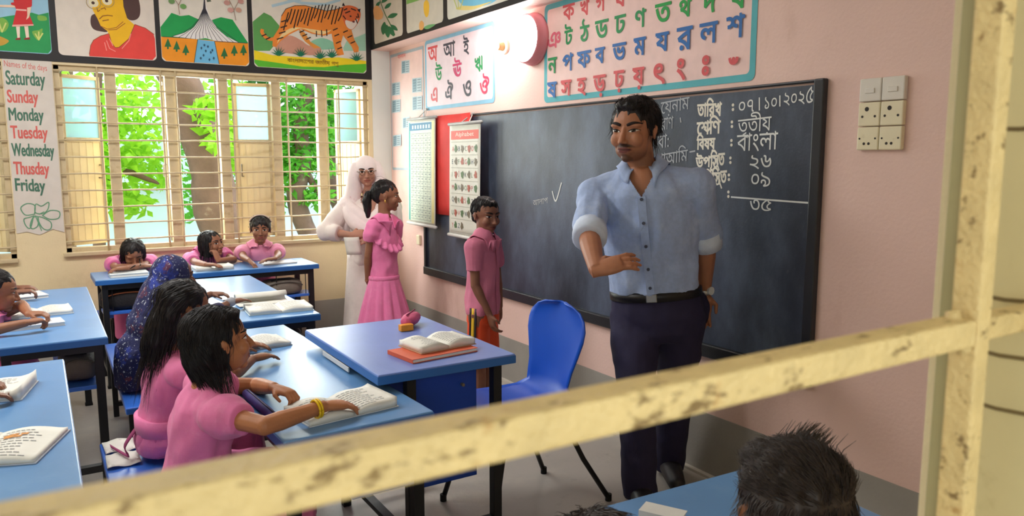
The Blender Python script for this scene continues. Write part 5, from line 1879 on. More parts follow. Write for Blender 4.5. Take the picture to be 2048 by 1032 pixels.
    # ---- hair
    def hair(s, vols, n=350, L=.5, r=.0011, flow=None, voxel=.005, lift=.010, region=None, seed=1, name='hair', m=None, tubes=(), jitter=.25, up=0.0, nseg=7, free=True):
        """vols: ellipsoids (centre, radii) in head units; strands follow flow(p) over their fused surface."""
        rs = random.Random(seed)
        mb = MB()
        for (c, rad) in vols:
            mb.ell(s.H(*c), tuple(x * s.hh for x in rad), s.R, 24, 16)
        for (pts, rr) in tubes:
            q = catmull([s.H(*p) for p in pts], 5)
            rad = [np.interp(i / (len(q) - 1), np.linspace(0, 1, len(rr)), rr) * s.hh for i in range(len(q))]
            mb.tube(q, rad, 14)
        me = fuse(mb, voxel, 2)
        wrinkle(me, .006 * s.hh / .2, 60, seed, (1, 1, .35))
        P = coords(me)
        bvh = BVHTree.FromPolygons([tuple(p) for p in P], [tuple(q.vertices) for q in me.polygons])
        base = place(me, name, m or M_hair, s.root)
        st = MB()
        cand = list(range(len(P)))
        rs.shuffle(cand)
        Ri = s.R.transposed()
        cnt = 0
        for ci in cand:
            if cnt >= n:
                break
            p = Vector(P[ci])
            loc = Ri @ (p - s.hc) / s.hh
            if region and not region(loc):
                continue
            # skip roots buried inside the head
            near = s.bvh.find_nearest(p)
            if near[0] is not None and (p - near[0]).dot(near[1]) < .0006:
                continue
            path = []
            hug = rs.uniform(.1, 1) * lift * s.hh
            jx = Vector((rs.gauss(0, 1), rs.gauss(0, 1), rs.gauss(0, 1))) * jitter
            Ls = L * rs.uniform(.6, 1.2) * s.hh
            nrm = bvh.find_nearest(p)[1]
            for k in range(nseg + 1):
                f_ = k / nseg
                path.append(p + nrm * (hug * (.15 + f_) + up * s.hh * f_ * f_ * rs.uniform(.7, 1.1)))
                loc = Ri @ (p - s.hc) / s.hh
                d = s.R @ (Vector(flow(loc)).normalized() + jx * .4)
                hit = bvh.find_nearest(p)
                nrm = hit[1]
                loose = free and nrm.dot(s.R.col[2]) < -.25
                if not loose:
                    d = d - nrm * d.dot(nrm)
                if d.length < 1e-5:
                    break
                p = p + d.normalized() * (Ls / nseg)
                hit = bvh.find_nearest(p)
                if not loose and hit[0] is not None and (hit[0] - p).length < .05 * s.hh:
                    p = hit[0]
            if len(path) > 2:
                kk = len(path) - 1
                st.tube(path, [r * (1 - .85 * (i / kk) ** 1.5) for i in range(kk + 1)], 3, cap=False)
                cnt += 1
        if st.v and s.root.name in REST:
            a_ = rest(np.array([tuple(p) for p in st.v]), s.root)
            st.v = [Vector(p) for p in a_]
        if st.v:
            st.build('hair_strands', m or M_hair, base, smooth=True)
        return base

    # ---- clothes
    def top(s, name, m, margin=.012, t0=-.2, t1=1.07, sleeve=.6, puff=0.0, cuff_r=None, extra=None, vneck=None, voxel=.006, wr=.0055, wscale=22, fold=.004, seed=1, hem=None, sx=1.0, sy=1.0):
        mb = MB()
        rg = s.rings(margin, t0, t1, 24, sx, sy)
        mb.loft(rg)
        for k in ('R', 'L'):
            a = s.sh[k]
            if k not in s.el:
                continue
            e, w = s.el[k], s.wr[k]
            R0 = s.ar * 1.25 + margin
            inner = a.lerp(s.chest, .45)
            mb.tube([inner - s.u * .20 * s.sw, a], [R0 * 1.2, R0], 14)
            mb.tube([s.nb + s.u * s.nr * .30, s.nb.lerp(a, .5) + s.u * s.nr * .10, a], [s.nr * .70 + margin * .4, s.nr * .66 + margin * .8, R0 * .98], 14)
            mb.ell(a, (R0 * 1.03,) * 3, None, 14, 10)
            if sleeve <= 1:
                end = a.lerp(e, sleeve)
                path = [a, a.lerp(end, .5), end]
            else:
                end = e.lerp(w, sleeve - 1)
                path = [a, a.lerp(e, .5), e, e.lerp(end, .5), end]
            cr = cuff_r or (s.ar * 1.0 + margin)
            rr = [R0 + (cr - R0) * i / (len(path) - 1) for i in range(len(path))]
            if puff:
                rr = [R0, R0 + puff, cr]
                mb.ell(a.lerp(end, .45), (R0 + puff,) * 3, None, 14, 10)
            mb.tube(path, rr, 16)
            if sleeve > 1:
                mb.ell(e, (rr[2] * 1.0,) * 3, None, 14, 10)
        if extra:
            extra(mb, s)
        me = fuse(mb, voxel, 3)
        wrinkle(me, wr, wscale, seed, (1, 1, .6), fold, s.r * .8 + s.u * .3, 55)
        if vneck:       # open neckline: cut a V out of the front
            bm = bmesh.new(); bm.from_mesh(me)
            cut = []
            for q in bm.faces:
                p = q.calc_center_median() - s.nb
                dn = -p.dot(s.u)
                if p.dot(s.f) > 0 and -.06 < dn < vneck[1] and abs(p.dot(s.r)) < vneck[0] * (1 - max(dn, 0) / vneck[1]):
                    cut.append(q)
            bmesh.ops.delete(bm, geom=cut, context='FACES')
            bm.to_mesh(me); bm.free()
        s.cloth = BVHTree.FromPolygons([tuple(p) for p in coords(me)], [tuple(q.vertices) for q in me.polygons])
        return place(me, name, m, s.root)

    def collar(s, m, inner=None, outer=.05, rise=.018, drop=.02, gap=.30, point=.0, name='collar', wave=0, amp=.0):
        """A collar that lies on the cloth around the neck, open at the front."""
        ri = inner or s.nr * 1.10
        rows = []
        n, nj = 44, 6
        for j in range(nj + 1):
            row = []
            t = j / nj
            for i in range(n + 1):
                a = math.pi / 2 + gap + (2 * math.pi - 2 * gap) * i / n
                edge = min(i, n - i) / n
                w = outer * (1 + point * max(0, 1 - edge * 8))
                rad = ri + w * t
                q = s.nb + s.r * rad * math.cos(a) + s.f * rad * math.sin(a) - s.f * s.nr * .05
                hit = s.cloth.ray_cast(q + s.u * .11, -s.u, .30)
                p = hit[0] + s.u * .007 if hit[0] is not None else q
                p = p + s.u * (rise * max(0, 1 - t * 1.15) + .003) + s.u * amp * math.sin(wave * a) * t
                row.append(p)
            rows.append(row)
        for j in range(1, nj):       # soften
            for i in range(n + 1):
                rows[j][i] = (rows[j][i] * 2 + rows[j - 1][i] + rows[j + 1][i]) / 4
        return MB().sheet(rows, .004).build(name, m, s.root, smooth=True)


M_skin = mat('skin', (150, 98, 66), 0.52, 0.10, 14, 0.06, 220, spec=0.42, attr='skin_tone')
M_sclera = mat('eye_white', (222, 214, 206), 0.25, 0)
M_iris = mat('dark_brown_iris', (44, 26, 18), 0.15, 0)
M_pupil = mat('pupil', (8, 6, 6), 0.1, 0)
M_lash = mat('eyelash', (24, 16, 14), 0.7, 0)
M_brow = mat('eyebrow_hair', (32, 22, 20), 0.8, 0.2, 40)
M_mouth = mat('mouth_line', (70, 30, 28), 0.6, 0)
M_hair = mat('black_hair', (28, 23, 23), 0.48, 0.25, 40, spec=0.35)
M_pink_dress = stain(mat('pink_school_cloth', (232, 122, 172), 0.72, 0.06, 14, 0.12, 260, sheen=0.15), (246, 160, 196), 30, 0.5, 0.75, 0.35, 3)
M_rose = mat('rose_school_cloth', (214, 104, 156), 0.72, 0.07, 14, 0.12, 260, sheen=0.15)
M_pale_pink = mat('pale_pink_cloth', (226, 142, 172), 0.72, 0.07, 14, 0.12, 260, sheen=0.15)
M_white_trim = mat('pale_trim', (240, 200, 220), 0.7, 0.04, 20)


def flow_down(p):
    return (p.x * 1.2, p.y * .8 - .15, -1.0 if p.z < .3 else -.35)


def flow_back(knot):
    k = Vector(knot)
    return lambda p: tuple(k - p)


def seated_skirt(s, seat_z, m, name='skirt', thigh=.075, back=.11, knee=None, drop=.12, seed=2, wr=.006):
    """A skirt spread over the bench and the lap, hanging from the knees."""
    mb = MB()
    rg = s.rings(.016, -.2, .46, 24)
    mb.loft(rg)
    fz = Vector((s.f.x, s.f.y, 0)).normalized()
    rz = Vector((s.r.x, s.r.y, 0)).normalized()
    c = s.pel
    cc = c + fz * back * .35
    mb.ell(vec(cc.x, cc.y, seat_z + .060), (s.sw * 1.15, s.sw * .80, .062), basis(fz), 24, 12)
    for sg in (-1, 1):
        hip = c + rz * sg * s.sw * .5
        kn = hip + fz * (s.hh * 1.35) - vec(0, 0, c.z - seat_z - .06)
        mb.tube([hip, hip.lerp(kn, .5), kn], [thigh * 1.25, thigh * 1.15, thigh], 14)
        mb.ell(kn, (thigh,) * 3, None, 14, 10)
        mb.tube([kn, kn - vec(0, 0, drop * .5), kn - vec(0, 0, drop)], [thigh, thigh * 1.05, thigh * 1.1], 14)
    mid = c + fz * s.hh * .7
    mb.ell(vec(mid.x, mid.y, seat_z + .06), (s.sw * .8, s.hh * .75, .06), basis(fz), 20, 12)
    me = fuse(mb, .007, 3)
    wrinkle(me, wr, 24, seed, (1, 1, .5), .004, rz, 60)
    return place(me, name, m, s.root)


def seated_legs(s, seat_z, r=(.058, .042, .028)):
    fz = Vector((s.f.x, s.f.y, 0)).normalized()
    rz = Vector((s.r.x, s.r.y, 0)).normalized()
    for k, sg in (('R', 1), ('L', -1)):
        kn = s.pel + rz * sg * s.sw * .5 + fz * (s.hh * 1.35) - vec(0, 0, s.pel.z - seat_z - .05)
        s.leg(k, kn, vec(kn.x, kn.y, .05) + fz * .0, fz, r)
# ================================================================== PEOPLE: who stands and sits where
def xy(p, z=0.0):
    return (p.x, p.y, z)


# standard hair volumes (head units)
CAP = [((0, -.105, .185), (.392, .440, .365)), ((0, -.24, -.02), (.30, .25, .30))]
CAP_SHORT = [((0, -.10, .175), (.378, .425, .365)), ((0, -.26, -.02), (.285, .215, .27))]


def bob(s, low=-.62, back=.0, seed=1, fringe=0.0, n=520, front=-.05):
    h = -low
    vols = CAP + [((0, -.20 - back, -.16), (.395, .31, h - .16))]
    for sg in (-1, 1):
        vols.append(((sg * .33, -.10 + front * .5, -.02), (.10, .24, .34)))
    if fringe:
        vols.append(((0.02, .14, .33), (.30, .24, .15)))
    s.hair(vols, n=n, L=.75, r=.0012, flow=lambda p: (p.x * .9, p.y * .7 - .1, -1.1 if p.z < .34 else -.3), lift=.035, seed=seed, jitter=.3)


# ---------------------------------------------------------------- the teacher
ym = 2.34
foot = on_z(1297, 1000, 0)
f_cam = Vector((-.664, -.748, 0))
m_left = Vector((-.748, .664, 0))
s = Person('man in a light blue rolled sleeve shirt and navy trousers, gesturing before the blackboard', (2.13, 2.36, 0), .245, .205, f_cam + m_left * .12,
           on_y(1312, 600, ym + .03), on_y(1288, 354, ym), on_y(1268, 262, ym), f_cam + m_left * .48 + vec(0, 0, -.06), vec(.02, 0, 1), (172, 116, 86), .285, .245, .178, .043, male=True, adult=True)
s.prof = ((-.15, .62, .50), (0, .80, .58), (.2, .81, .60), (.45, .83, .60), (.72, .90, .62), (.88, .84, .56), (.98, .60, .44), (1.07, .34, .32))
s.arm('R', on_y(1193, 541, ym - .22), vec(-.6, .5, -.75), hd=(.80, -.45, .30), hn=(.45, .45, -.7), curl=.30, spread=.16)
s.arm('L', on_y(1409, 592, ym - .02), vec(.9, -.1, 0), hd=(-.10, -.02, -1), hn=(-.6, -.7, 0), curl=.5)
ank = {'R': vec(foot.x - .03, foot.y + .02, .085), 'L': on_z(1336, 955, 0) + vec(.03, .03, .095)}
kn = {'R': on_y(1272, 770, ym - .02), 'L': on_y(1352, 770, ym + .06)}
for k in 'RL':
    s.leg(k, kn[k], ank[k], (-.5, -.8, 0), (.075, .055, .038), foot=False)
s.body(.0042, 2, beard=1.0, lips=(112, 58, 54))
s.face(gaze=(-.15, .0), open_=.66, brow=1.12)
s.hair([((0, -.10, .185), (.372, .43, .375)), ((.0, .10, .40), (.26, .25, .115)), ((0, -.25, -.02), (.275, .205, .27)), ((.30, -.02, .12), (.075, .13, .20)), ((-.30, -.02, .12), (.075, .13, .20))], n=1100, L=.22, r=.0011, flow=lambda p: (p.x * .4 + .15, -.5 if p.z > .3 else -.2, .5 if p.y > .1 and p.z > .2 else -.6), lift=.05, seed=3, jitter=.45)
M_shirt = stain(stain(mat('light_blue_shirt_cloth', (160, 180, 220), 0.75, 0.07, 60, 0.12, 240, sheen=0.1), (192, 208, 234), 16, 0.5, 0.7, 0.4, 3), (128, 148, 190), 62, 0.68, 0.73, 0.8, 8)
M_cuff = mat('pale_shirt_lining', (206, 218, 238), 0.75, 0.05, 40, 0.1, 200)
def hem(mb, s):
    pass
s.top('shirt', M_shirt, .018, .085, 1.06, .93, cuff_r=.060, voxel=.0055, wr=.012, wscale=15, fold=.007, seed=4, sx=1.03, sy=1.06, vneck=(.052, .085))
for k in 'RL':
    a, e, w = s.sh[k], s.el[k], s.wr[k]
    p0, p1 = a.lerp(e, .80), e.lerp(w, .06)
    MB().tube([p0, p0.lerp(p1, .5), p1, p1 + (p1 - p0).normalized() * .004], [.064, .068, .067, .056], 20).build('sleeve_cuff', M_cuff, s.root, smooth=True)
s.collar(M_shirt, s.nr * 1.06, .046, .028, .012, .42, point=.40)
bt = MB()
for t in (.84, .66, .48, .30, .15):
    c = s.pel + (s.chest - s.pel) * t
    dep = np.interp(t, [q[0] for q in s.prof], [q[2] for q in s.prof]) * s.sw * 1.06 + .022
    p = c + s.f * dep
    bt.cyl(p, p + s.f * .006, .0065, 10)
bt.build('shirt_button', mat('dark_button', (52, 56, 76), 0.4, 0), s.root)
pl = MB()
pl.sheet([[s.pel + (s.chest - s.pel) * t + s.f * (np.interp(t, [q[0] for q in s.prof], [q[2] for q in s.prof]) * s.sw * 1.06 + .0215) + s.r * (o * .016) for o in (-1, 1)] for t in np.linspace(.10, .86, 16)], .004)
pl.build('button_placket', M_shirt, s.root)
# trousers
M_trouser = mat('navy_trouser_cloth', (40, 36, 66), 0.8, 0.08, 20, 0.1, 240)
mb = MB()
mb.loft([[s.pel + s.u * z + s.r * w * math.cos(a) + s.f * d * math.sin(a) for a in (2 * math.pi * k / 24 for k in range(24))] for (z, w, d) in ((.042, .184, .142), (.0, .188, .142), (-.07, .198, .142), (-.13, .18, .13), (-.17, .12, .10))])
for k, sg in (('R', 1), ('L', -1)):
    hip = s.pel + s.r * s.sw * .47 * sg - s.u * .06
    kk, aa = kn[k], ank[k] - vec(0, 0, .066) + vec(.008, .010, 0)
    mb.tube([hip, hip.lerp(kk, .5), kk, kk.lerp(aa, .5), aa], [.108, .100, .080, .076, .074], 18)
mb.ell(s.sh['L'] * 0 + s.wr['L'] + vec(-.035, .0, -.07), (.05, .05, .09), None, 12, 8)
me = fuse(mb, .008, 3)
wrinkle(me, .006, 16, 9, (1, 1, .6), .003, vec(.3, .2, 1), 60)
place(me, 'trousers', M_trouser, s.root)
bl = MB()
bl.loft([[s.pel + s.u * z + s.r * (.187 + o) * math.cos(a) + s.f * (.146 + o) * math.sin(a) for a in (2 * math.pi * k / 32 for k in range(32))] for (z, o) in ((.014, .0), (.016, .006), (.050, .006), (.052, .0))])
belt = bl.build('belt', mat('black_leather', (22, 20, 22), 0.4, 0.1, 30), s.root, smooth=True)
bc = s.pel + s.u * .033 + s.f * .153
MB().box(bc - vec(.022, .004, .017), bc + vec(.022, .004, .017), 0, s.T).build('belt_buckle', mat('grey_metal', (150, 150, 150), 0.3, 0.05, 20, metal=0.9), belt, bevel=.003)
wd = (s.wr['L'] - s.el['L']).normalized()
wc = s.wr['L'] - wd * .015
wt = MB().tube([wc - wd * .012, wc - wd * .011, wc + wd * .011, wc + wd * .012], [.030, .0335, .0335, .030], 18).build('watch_strap', mat('silver_watch', (190, 190, 186), 0.3, 0.1, 60, metal=0.8), s.root, smooth=True)
wn = (vec(-.66, -.75, 0) + vec(.7, -.3, 0)).normalized()
MB().cyl(wc + wn * .030, wc + wn * .040, .018, 18).build('watch_face', mat('white_watch_dial', (220, 222, 222), 0.25, 0), wt)
for k in 'RL':
    a = ank[k]
    t = vec(-.53, -.85, 0).normalized()
    MB().tube([a + vec(0, 0, .09), a + vec(0, 0, .02), a - vec(0, 0, .045)], [.048, .046, .050], 16).build('sock', mat('dark_sock', (34, 32, 46), 0.85, 0.1, 40), s.root, smooth=True)
    sh_ = MB()
    sh_.tube([a - t * .06 - vec(0, 0, .045), a - vec(0, 0, .04), a + t * .10 - vec(0, 0, .052), a + t * .19 - vec(0, 0, .062), a + t * .215 - vec(0, 0, .066)], [.040, .050, .046, .036, .02], 14)
    for i, p in enumerate(sh_.v):
        p.z = max(p.z, a.z - .085)
    sh_.build('shoe', mat('dark_shoe_leather', (40, 38, 42), 0.45, 0.1, 30), s.root, smooth=True)

# ---------------------------------------------------------------- the woman in the white scarf
yw = 5.50
fc = Vector((-.357, -.934, 0))
s = Person('woman in white headscarf, glasses and pale printed dress, holding paper by the window', (2.10, 5.50, 0), .215, .170, fc,
           on_y(742, 520, yw + .02), on_y(738, 405, yw), on_y(733, 343, yw - .03), fc + vec(.0, 0, -.05), vec(-.06, 0, 1), (178, 128, 106), .25, .215, .155, .036, adult=True)
s.arm('R', on_y(703, 470, yw - .16), vec(-1, .3, -.5), hd=(.80, -.25, .12), hn=(.1, .8, -.5), curl=.65)
s.arm('L', on_y(742, 478, yw - .17), vec(1, .3, -.5), hd=(-.85, -.2, -.05), hn=(0, .7, -.6), curl=.6)
s.leg('R', (2.03, 5.50, .42), (2.03, 5.49, .07), (-.35, -.93, 0), (.07, .05, .035))
s.leg('L', (2.19, 5.46, .42), (2.19, 5.45, .07), (-.35, -.93, 0), (.07, .05, .035))
s.body(.0042, 2)
s.face(open_=.75, brow=.9)
M_kameez = stain(stain(mat('white_printed_cloth', (226, 214, 208), 0.8, 0.05, 20, 0.1, 200), (196, 150, 150), 26, 0.62, 0.72, 0.6, 2), (170, 150, 120), 34, 0.66, 0.74, 0.5, 6)
M_scarf = stain(mat('white_pink_scarf', (240, 226, 224), 0.8, 0.04, 18, 0.1, 200), (214, 150, 160), 30, 0.62, 0.72, 0.55, 9)
s.top('kameez', M_kameez, .032, -.2, 1.06, 1.55, cuff_r=.062, voxel=.008, wr=.008, wscale=14, fold=.006, seed=6, sx=1.0, sy=1.1, vneck=(.06, .13))
rows = []
for i in range(16):
    t = i / 15
    z = s.pel.z + .06 - (s.pel.z + .06 - .13) * t
    row = []
    for j in range(49):
        a = 2 * math.pi * j / 48
        rr = 1 + .035 * math.sin(9 * a + t) * t
        row.append(vec(s.pel.x, s.pel.y, z) + s.r * (.175 + .045 * t) * rr * math.cos(a) + Vector((s.f.x, s.f.y, 0)) * (.135 + .055 * t) * rr * math.sin(a))
    rows.append(row)
MB().sheet(rows, .004).build('kameez_skirt', M_kameez, s.root, smooth=True)
mb = MB()
mb.ell(s.H(0, -.13, .105), (.45 * s.hh, .50 * s.hh, .455 * s.hh), s.R, 24, 16)
mb.ell(s.H(0, -.26, -.25), (.50 * s.hh, .36 * s.hh, .6 * s.hh), s.R, 24, 16)
for sg in (-1, 1):
    sh_ = s.sh['R' if sg > 0 else 'L']
    mb.tube(catmull([s.H(sg * .33, -.05, .30), s.H(sg * .43, .02, -.05), s.H(sg * .46, -.0, -.45), sh_.lerp(s.chest, .25) + s.u * .055 + s.f * .01, sh_ + s.f * .02 + s.u * .02, sh_ - s.u * .12 + s.r * sg * .02 + s.f * .02, sh_ - s.u * .24 + s.r * sg * .03 + s.f * .0], 4), [.03, .034, .037, .040, .044, .048, .052, .055, .057, .058, .060, .061, .062, .063, .064, .064, .064, .064, .064, .064, .062, .06, .056, .05, .04], 14)
cw_ = [s.sh['R'] + s.u * .045 + s.f * .05, s.chest + s.r * .09 + s.f * .105 - s.u * .06, s.chest + s.f * .135 - s.u * .135, s.chest - s.r * .09 + s.f * .105 - s.u * .06, s.sh['L'] + s.u * .045 + s.f * .05]
mb.tube(catmull(cw_, 5), [.035 + .012 * math.sin(math.pi * i / 20) for i in range(21)], 12)
cw_ = [s.sh['R'] + s.u * .0 + s.f * .06, s.chest + s.r * .10 + s.f * .12 - s.u * .14, s.chest + s.f * .14 - s.u * .20, s.chest - s.r * .10 + s.f * .12 - s.u * .14, s.sh['L'] + s.u * .0 + s.f * .06]
mb.tube(catmull(cw_, 5), [.045 + .02 * math.sin(math.pi * i / 20) for i in range(21)], 12)
me = fuse(mb, .007, 5)
wrinkle(me, .008, 11, 3, (1, 1, .8))
place(me, 'headscarf', M_scarf, s.root)
gl = MB()
for sg in (-1, 1):
    gl.tube([s.H(sg * .155 + .095 * math.cos(t), .40, -.01 + .075 * math.sin(t)) for t in np.linspace(0, 2 * math.pi, 22)], .0022, 6)
    gl.tube([s.H(sg * .25, .40, .02), s.H(sg * .36, .12, .03), s.H(sg * .37, .0, .02)], .002, 6)
gl.tube([s.H(-.06, .41, .01), s.H(0, .43, .03), s.H(.06, .41, .01)], .002, 6)
gl.build('glasses', mat('thin_glasses_frame', (120, 90, 70), 0.3, 0.05, 30, metal=0.6), s.root, smooth=True)
pc_ = on_y(703, 492, yw - .19)
rows = [[pc_ + s.r * (-.055 + .11 * i / 5) + vec(0, 0, .065 - .13 * j / 4) + s.f * (.01 * math.sin(i * .8)) - s.r * .02 * j / 4 for i in range(6)] for j in range(5)]
tag(MB().sheet(rows, .001).build('paper_sheet', M_page, smooth=True, origin=pc_ - vec(0, 0, .065)), 'white paper held in the hands of the woman in the headscarf', 'paper')

# ---------------------------------------------------------------- the standing girl
yg = 4.92
rt, vw = Vector((.927, -.375, 0)), Vector((.375, .927, 0))
s = Person('girl standing with ponytail and pink ruffled dress, hands behind her back', xy(on_y(768, 500, yg)), .206, .118, rt * .70 - vw * .70,
           on_y(768, 590, yg), on_y(769, 443, yg), on_y(774, 392, yg), rt * .97 - vw * .10 + vec(0, 0, -.05), UP, (142, 94, 70), .21, .18, .13, .027)
s.arm('R', on_y(733, 588, yg + .05), vec(-.9, -.5, -.1), hd=(.6, .5, -.5), hn=(0, 1, 0), curl=.6)
s.arm('L', on_y(758, 592, yg + .14), vec(.9, .2, 0), hd=(-.6, .3, -.6), hn=(0, 1, 0), curl=.6)
for k, sg in (('R', 1), ('L', -1)):
    kp = s.pel + s.r * .06 * sg
    s.leg(k, vec(kp.x, kp.y, .36), vec(kp.x, kp.y, .05), rt * .6 - vw * .7, (.055, .042, .028))
s.body(.0036, 2)
s.face(gaze=(.3, -.1), open_=.85)
s.hair([((0, -.10, .185), (.372, .425, .360)), ((0, -.26, .02), (.29, .24, .28))], n=420, L=.8, r=.0010, flow=flow_back((0, -.62, .02)), lift=.012, seed=7, jitter=.12,
       tubes=[(((0, -.45, .05), (0.02, -.60, .02), (.03, -.66, -.2), (.0, -.62, -.5), (-.03, -.60, -.78)), (.10, .12, .15, .12, .04))])
MB().tube([s.H(.03 * math.cos(t) * 2.6, -.515, .035 + .085 * math.sin(t)) for t in np.linspace(0, 6.28, 14)], .006, 8).build('hair_tie', mat('black_hair_tie', (30, 26, 30), 0.7, 0), s.root, smooth=True)
MB().ell(s.H(.385, -.02, -.16), (.006, .006, .012), None, 8, 8).build('earring', mat('gold_earring', (214, 176, 90), 0.3, 0, metal=0.9), s.root, smooth=True)
s.top('dress_bodice', M_pink_dress, .014, .18, 1.06, .50, puff=.008, cuff_r=.044, voxel=.0055, wr=.006, wscale=24, fold=.004, seed=8)
w0 = s.pel + (s.chest - s.pel) * .22
rows = []
for i in range(22):
    t = i / 21
    z = w0.z + .02 - (w0.z + .02 - .27) * t
    row = []
    for j in range(97):
        a = 2 * math.pi * j / 96
        rr = 1 + (.075 * math.sin(13 * a + .6 * math.sin(3 * t)) + .03 * math.sin(29 * a)) * min(1, t * 1.6)
        row.append(vec(w0.x, w0.y, z) + s.r * (.106 + .086 * t ** .9) * rr * math.cos(a) + s.f * (.086 + .086 * t ** .9) * rr * math.sin(a))
    rows.append(row)
MB().sheet(rows, .004).build('dress_skirt', M_pink_dress, s.root, smooth=True)
s.collar(M_white_trim if False else M_pink_dress, s.nr * 1.15, .06, .012, .012, .22, name='collar')
# ruffle down the chest
rows = []
for j in range(5):
    row = []
    for i in range(41):
        a = math.radians(-20 + 220 * i / 40)
        t = j / 4
        rad = .070 + .050 * t
        c0 = s.chest - s.u * (.055 + .035 * math.sin(a) ** 2)
        row.append(c0 + s.r * rad * 1.05 * math.cos(a) + s.f * (rad * .85 * math.sin(a) + .012 + .012 * t * math.sin(16 * a)) - s.u * (.065 * t + .05 * max(0, math.sin(a)) + .008 * t * math.cos(16 * a)))
    rows.append(row)
MB().sheet(rows, .003).build('ruffle', M_pink_dress, s.root, smooth=True)
MB().tube([w0 + s.r * .113 * math.cos(t) + s.f * .091 * math.sin(t) + s.u * .012 for t in np.linspace(0, 6.283, 40)], .011, 8, flat=(1.5, .5), up=s.u).build('waistband', M_pink_dress, s.root, smooth=True)

# ---------------------------------------------------------------- the standing boy
yb_ = 3.53
rt, vw = Vector((.868, -.497, 0)), Vector((.497, .868, 0))
s = Person('boy standing by the blackboard in a pink shirt and orange shorts with yellow stripe', xy(on_y(968, 500, yb_)), .188, .104, rt * .86 - vw * .50,
           on_y(966, 622, yb_), on_y(968, 481, yb_), on_y(972, 431, yb_), rt * .62 - vw * .78 + vec(0, 0, -.10), vec(.03, 0, 1), (136, 90, 70), .205, .175, .128, .027, male=True)
s.arm('R', on_y(979, 630, yb_ - .10), vec(-.8, .5, -.1), hd=rt * .25 + vec(0, -.1, -1), hn=rt * .8 + vw * .5, curl=.45)
s.arm('L', on_y(1000, 618, yb_ + .10), vec(.6, .8, -.2), hd=(-.1, -.25, -1), hn=(-.7, .5, 0), curl=.5)
for k, sg in (('R', 1), ('L', -1)):
    kp = s.pel + s.r * .050 * sg
    s.leg(k, vec(kp.x, kp.y, .34), vec(kp.x - .005, kp.y, .05), rt * .7 - vw * .7, (.055, .043, .028))
s.body(.0034, 2)
s.face(gaze=(.1, -.4), open_=.62, brow=1.0)
s.hair(CAP_SHORT + [((0, .06, .36), (.28, .27, .12))], n=800, L=.16, r=.0010, flow=lambda p: (.5 if p.z > .3 else p.x * .3, .25 if p.z > .3 else -.3, -.5), lift=.015, seed=9, jitter=.25, free=False)
M_bshirt = mat('dusty_pink_shirt', (206, 118, 144), 0.75, 0.07, 18, 0.12, 220)
s.top('shirt', M_bshirt, .016, -.03, 1.06, .62, cuff_r=.046, voxel=.0055, wr=.009, wscale=18, fold=.006, seed=10, sx=1.03, sy=1.08)
s.collar(M_bshirt, s.nr * 1.12, .045, .028, .012, .25, point=.25)
MB().sheet([[s.pel + (s.chest - s.pel) * t + s.f * (np.interp(t, [q[0] for q in s.prof], [q[2] for q in s.prof]) * s.sw * 1.08 + .0195) + s.r * (o * .012) for o in (-1, 1)] for t in np.linspace(-.02, .95, 14)], .003).build('button_placket', M_bshirt, s.root)
M_short = mat('orange_red_shorts', (226, 78, 34), 0.6, 0.06, 20, 0.1, 160)
mb = MB()
mb.loft([[s.pel + s.u * z + s.r * w * math.cos(a) + s.f * d * math.sin(a) for a in (2 * math.pi * k / 24 for k in range(24))] for (z, w, d) in ((.05, .092, .078), (.0, .102, .082), (-.05, .106, .084), (-.08, .08, .07))])
lp = {}
for k, sg in (('R', 1), ('L', -1)):
    hip = s.pel + s.r * .046 * sg
    kn_ = vec(hip.x, hip.y, .34) + s.r * .008 * sg
    lp[k] = (hip, kn_)
    mb.tube([hip, hip.lerp(kn_, .5), kn_ + vec(0, 0, .0)], [.058, .062, .064], 16)
me = fuse(mb, .006, 2)
wrinkle(me, .004, 20, 11, (1, 1, .5))
place(me, 'shorts', M_short, s.root)
for off, rgb, nm in ((0.0, (236, 190, 50), 'yellow_stripe'), (-.016, (40, 36, 40), 'dark_stripe'), (.016, (40, 36, 40), 'dark_stripe')):
    h0, k0 = lp['R']
    side = (s.r - s.f * .0).normalized()
    q = [h0 + side * .0575 + s.f * off + s.u * .03, h0.lerp(k0, .5) + side * .0635 + s.f * off, k0 + side * .0655 + s.f * off]
    MB().tube(catmull(q, 4), .009 if nm[0] == 'y' else .006, 8, flat=(.35, 1), up=side).build(nm, flatmat(rgb), s.root, smooth=True)

# ---------------------------------------------------------------- three children at the back desk
SEAT = .40


def seated(label, x, y, hh, sw, f, chest, hc, hf, skin, dress, hup=UP, pel=None, **kw):
    p = pel or vec(x, y, SEAT + .065)
    q = p + Vector(f).normalized() * .42
    def gap(d):
        return math.hypot(max(d[0] - q.x, 0, q.x - d[1]), max(d[2] - q.y, 0, q.y - d[3]))
    def gapb(d):
        return math.hypot(max(d[0] - p.x, 0, p.x - d[1]), max(d[2] - p.y, 0, p.y - d[3]))
    s = Person(label, (x, y, 0), hh, sw, f, p, chest, hc, hf, hup, skin, kw.get('ua', .185), kw.get('fa', .16), kw.get('hs', .118), kw.get('ar', .026))
    REST[s.root.name] = (min(DESKS, key=gap), min(BENCHES, key=gapb))
    return s


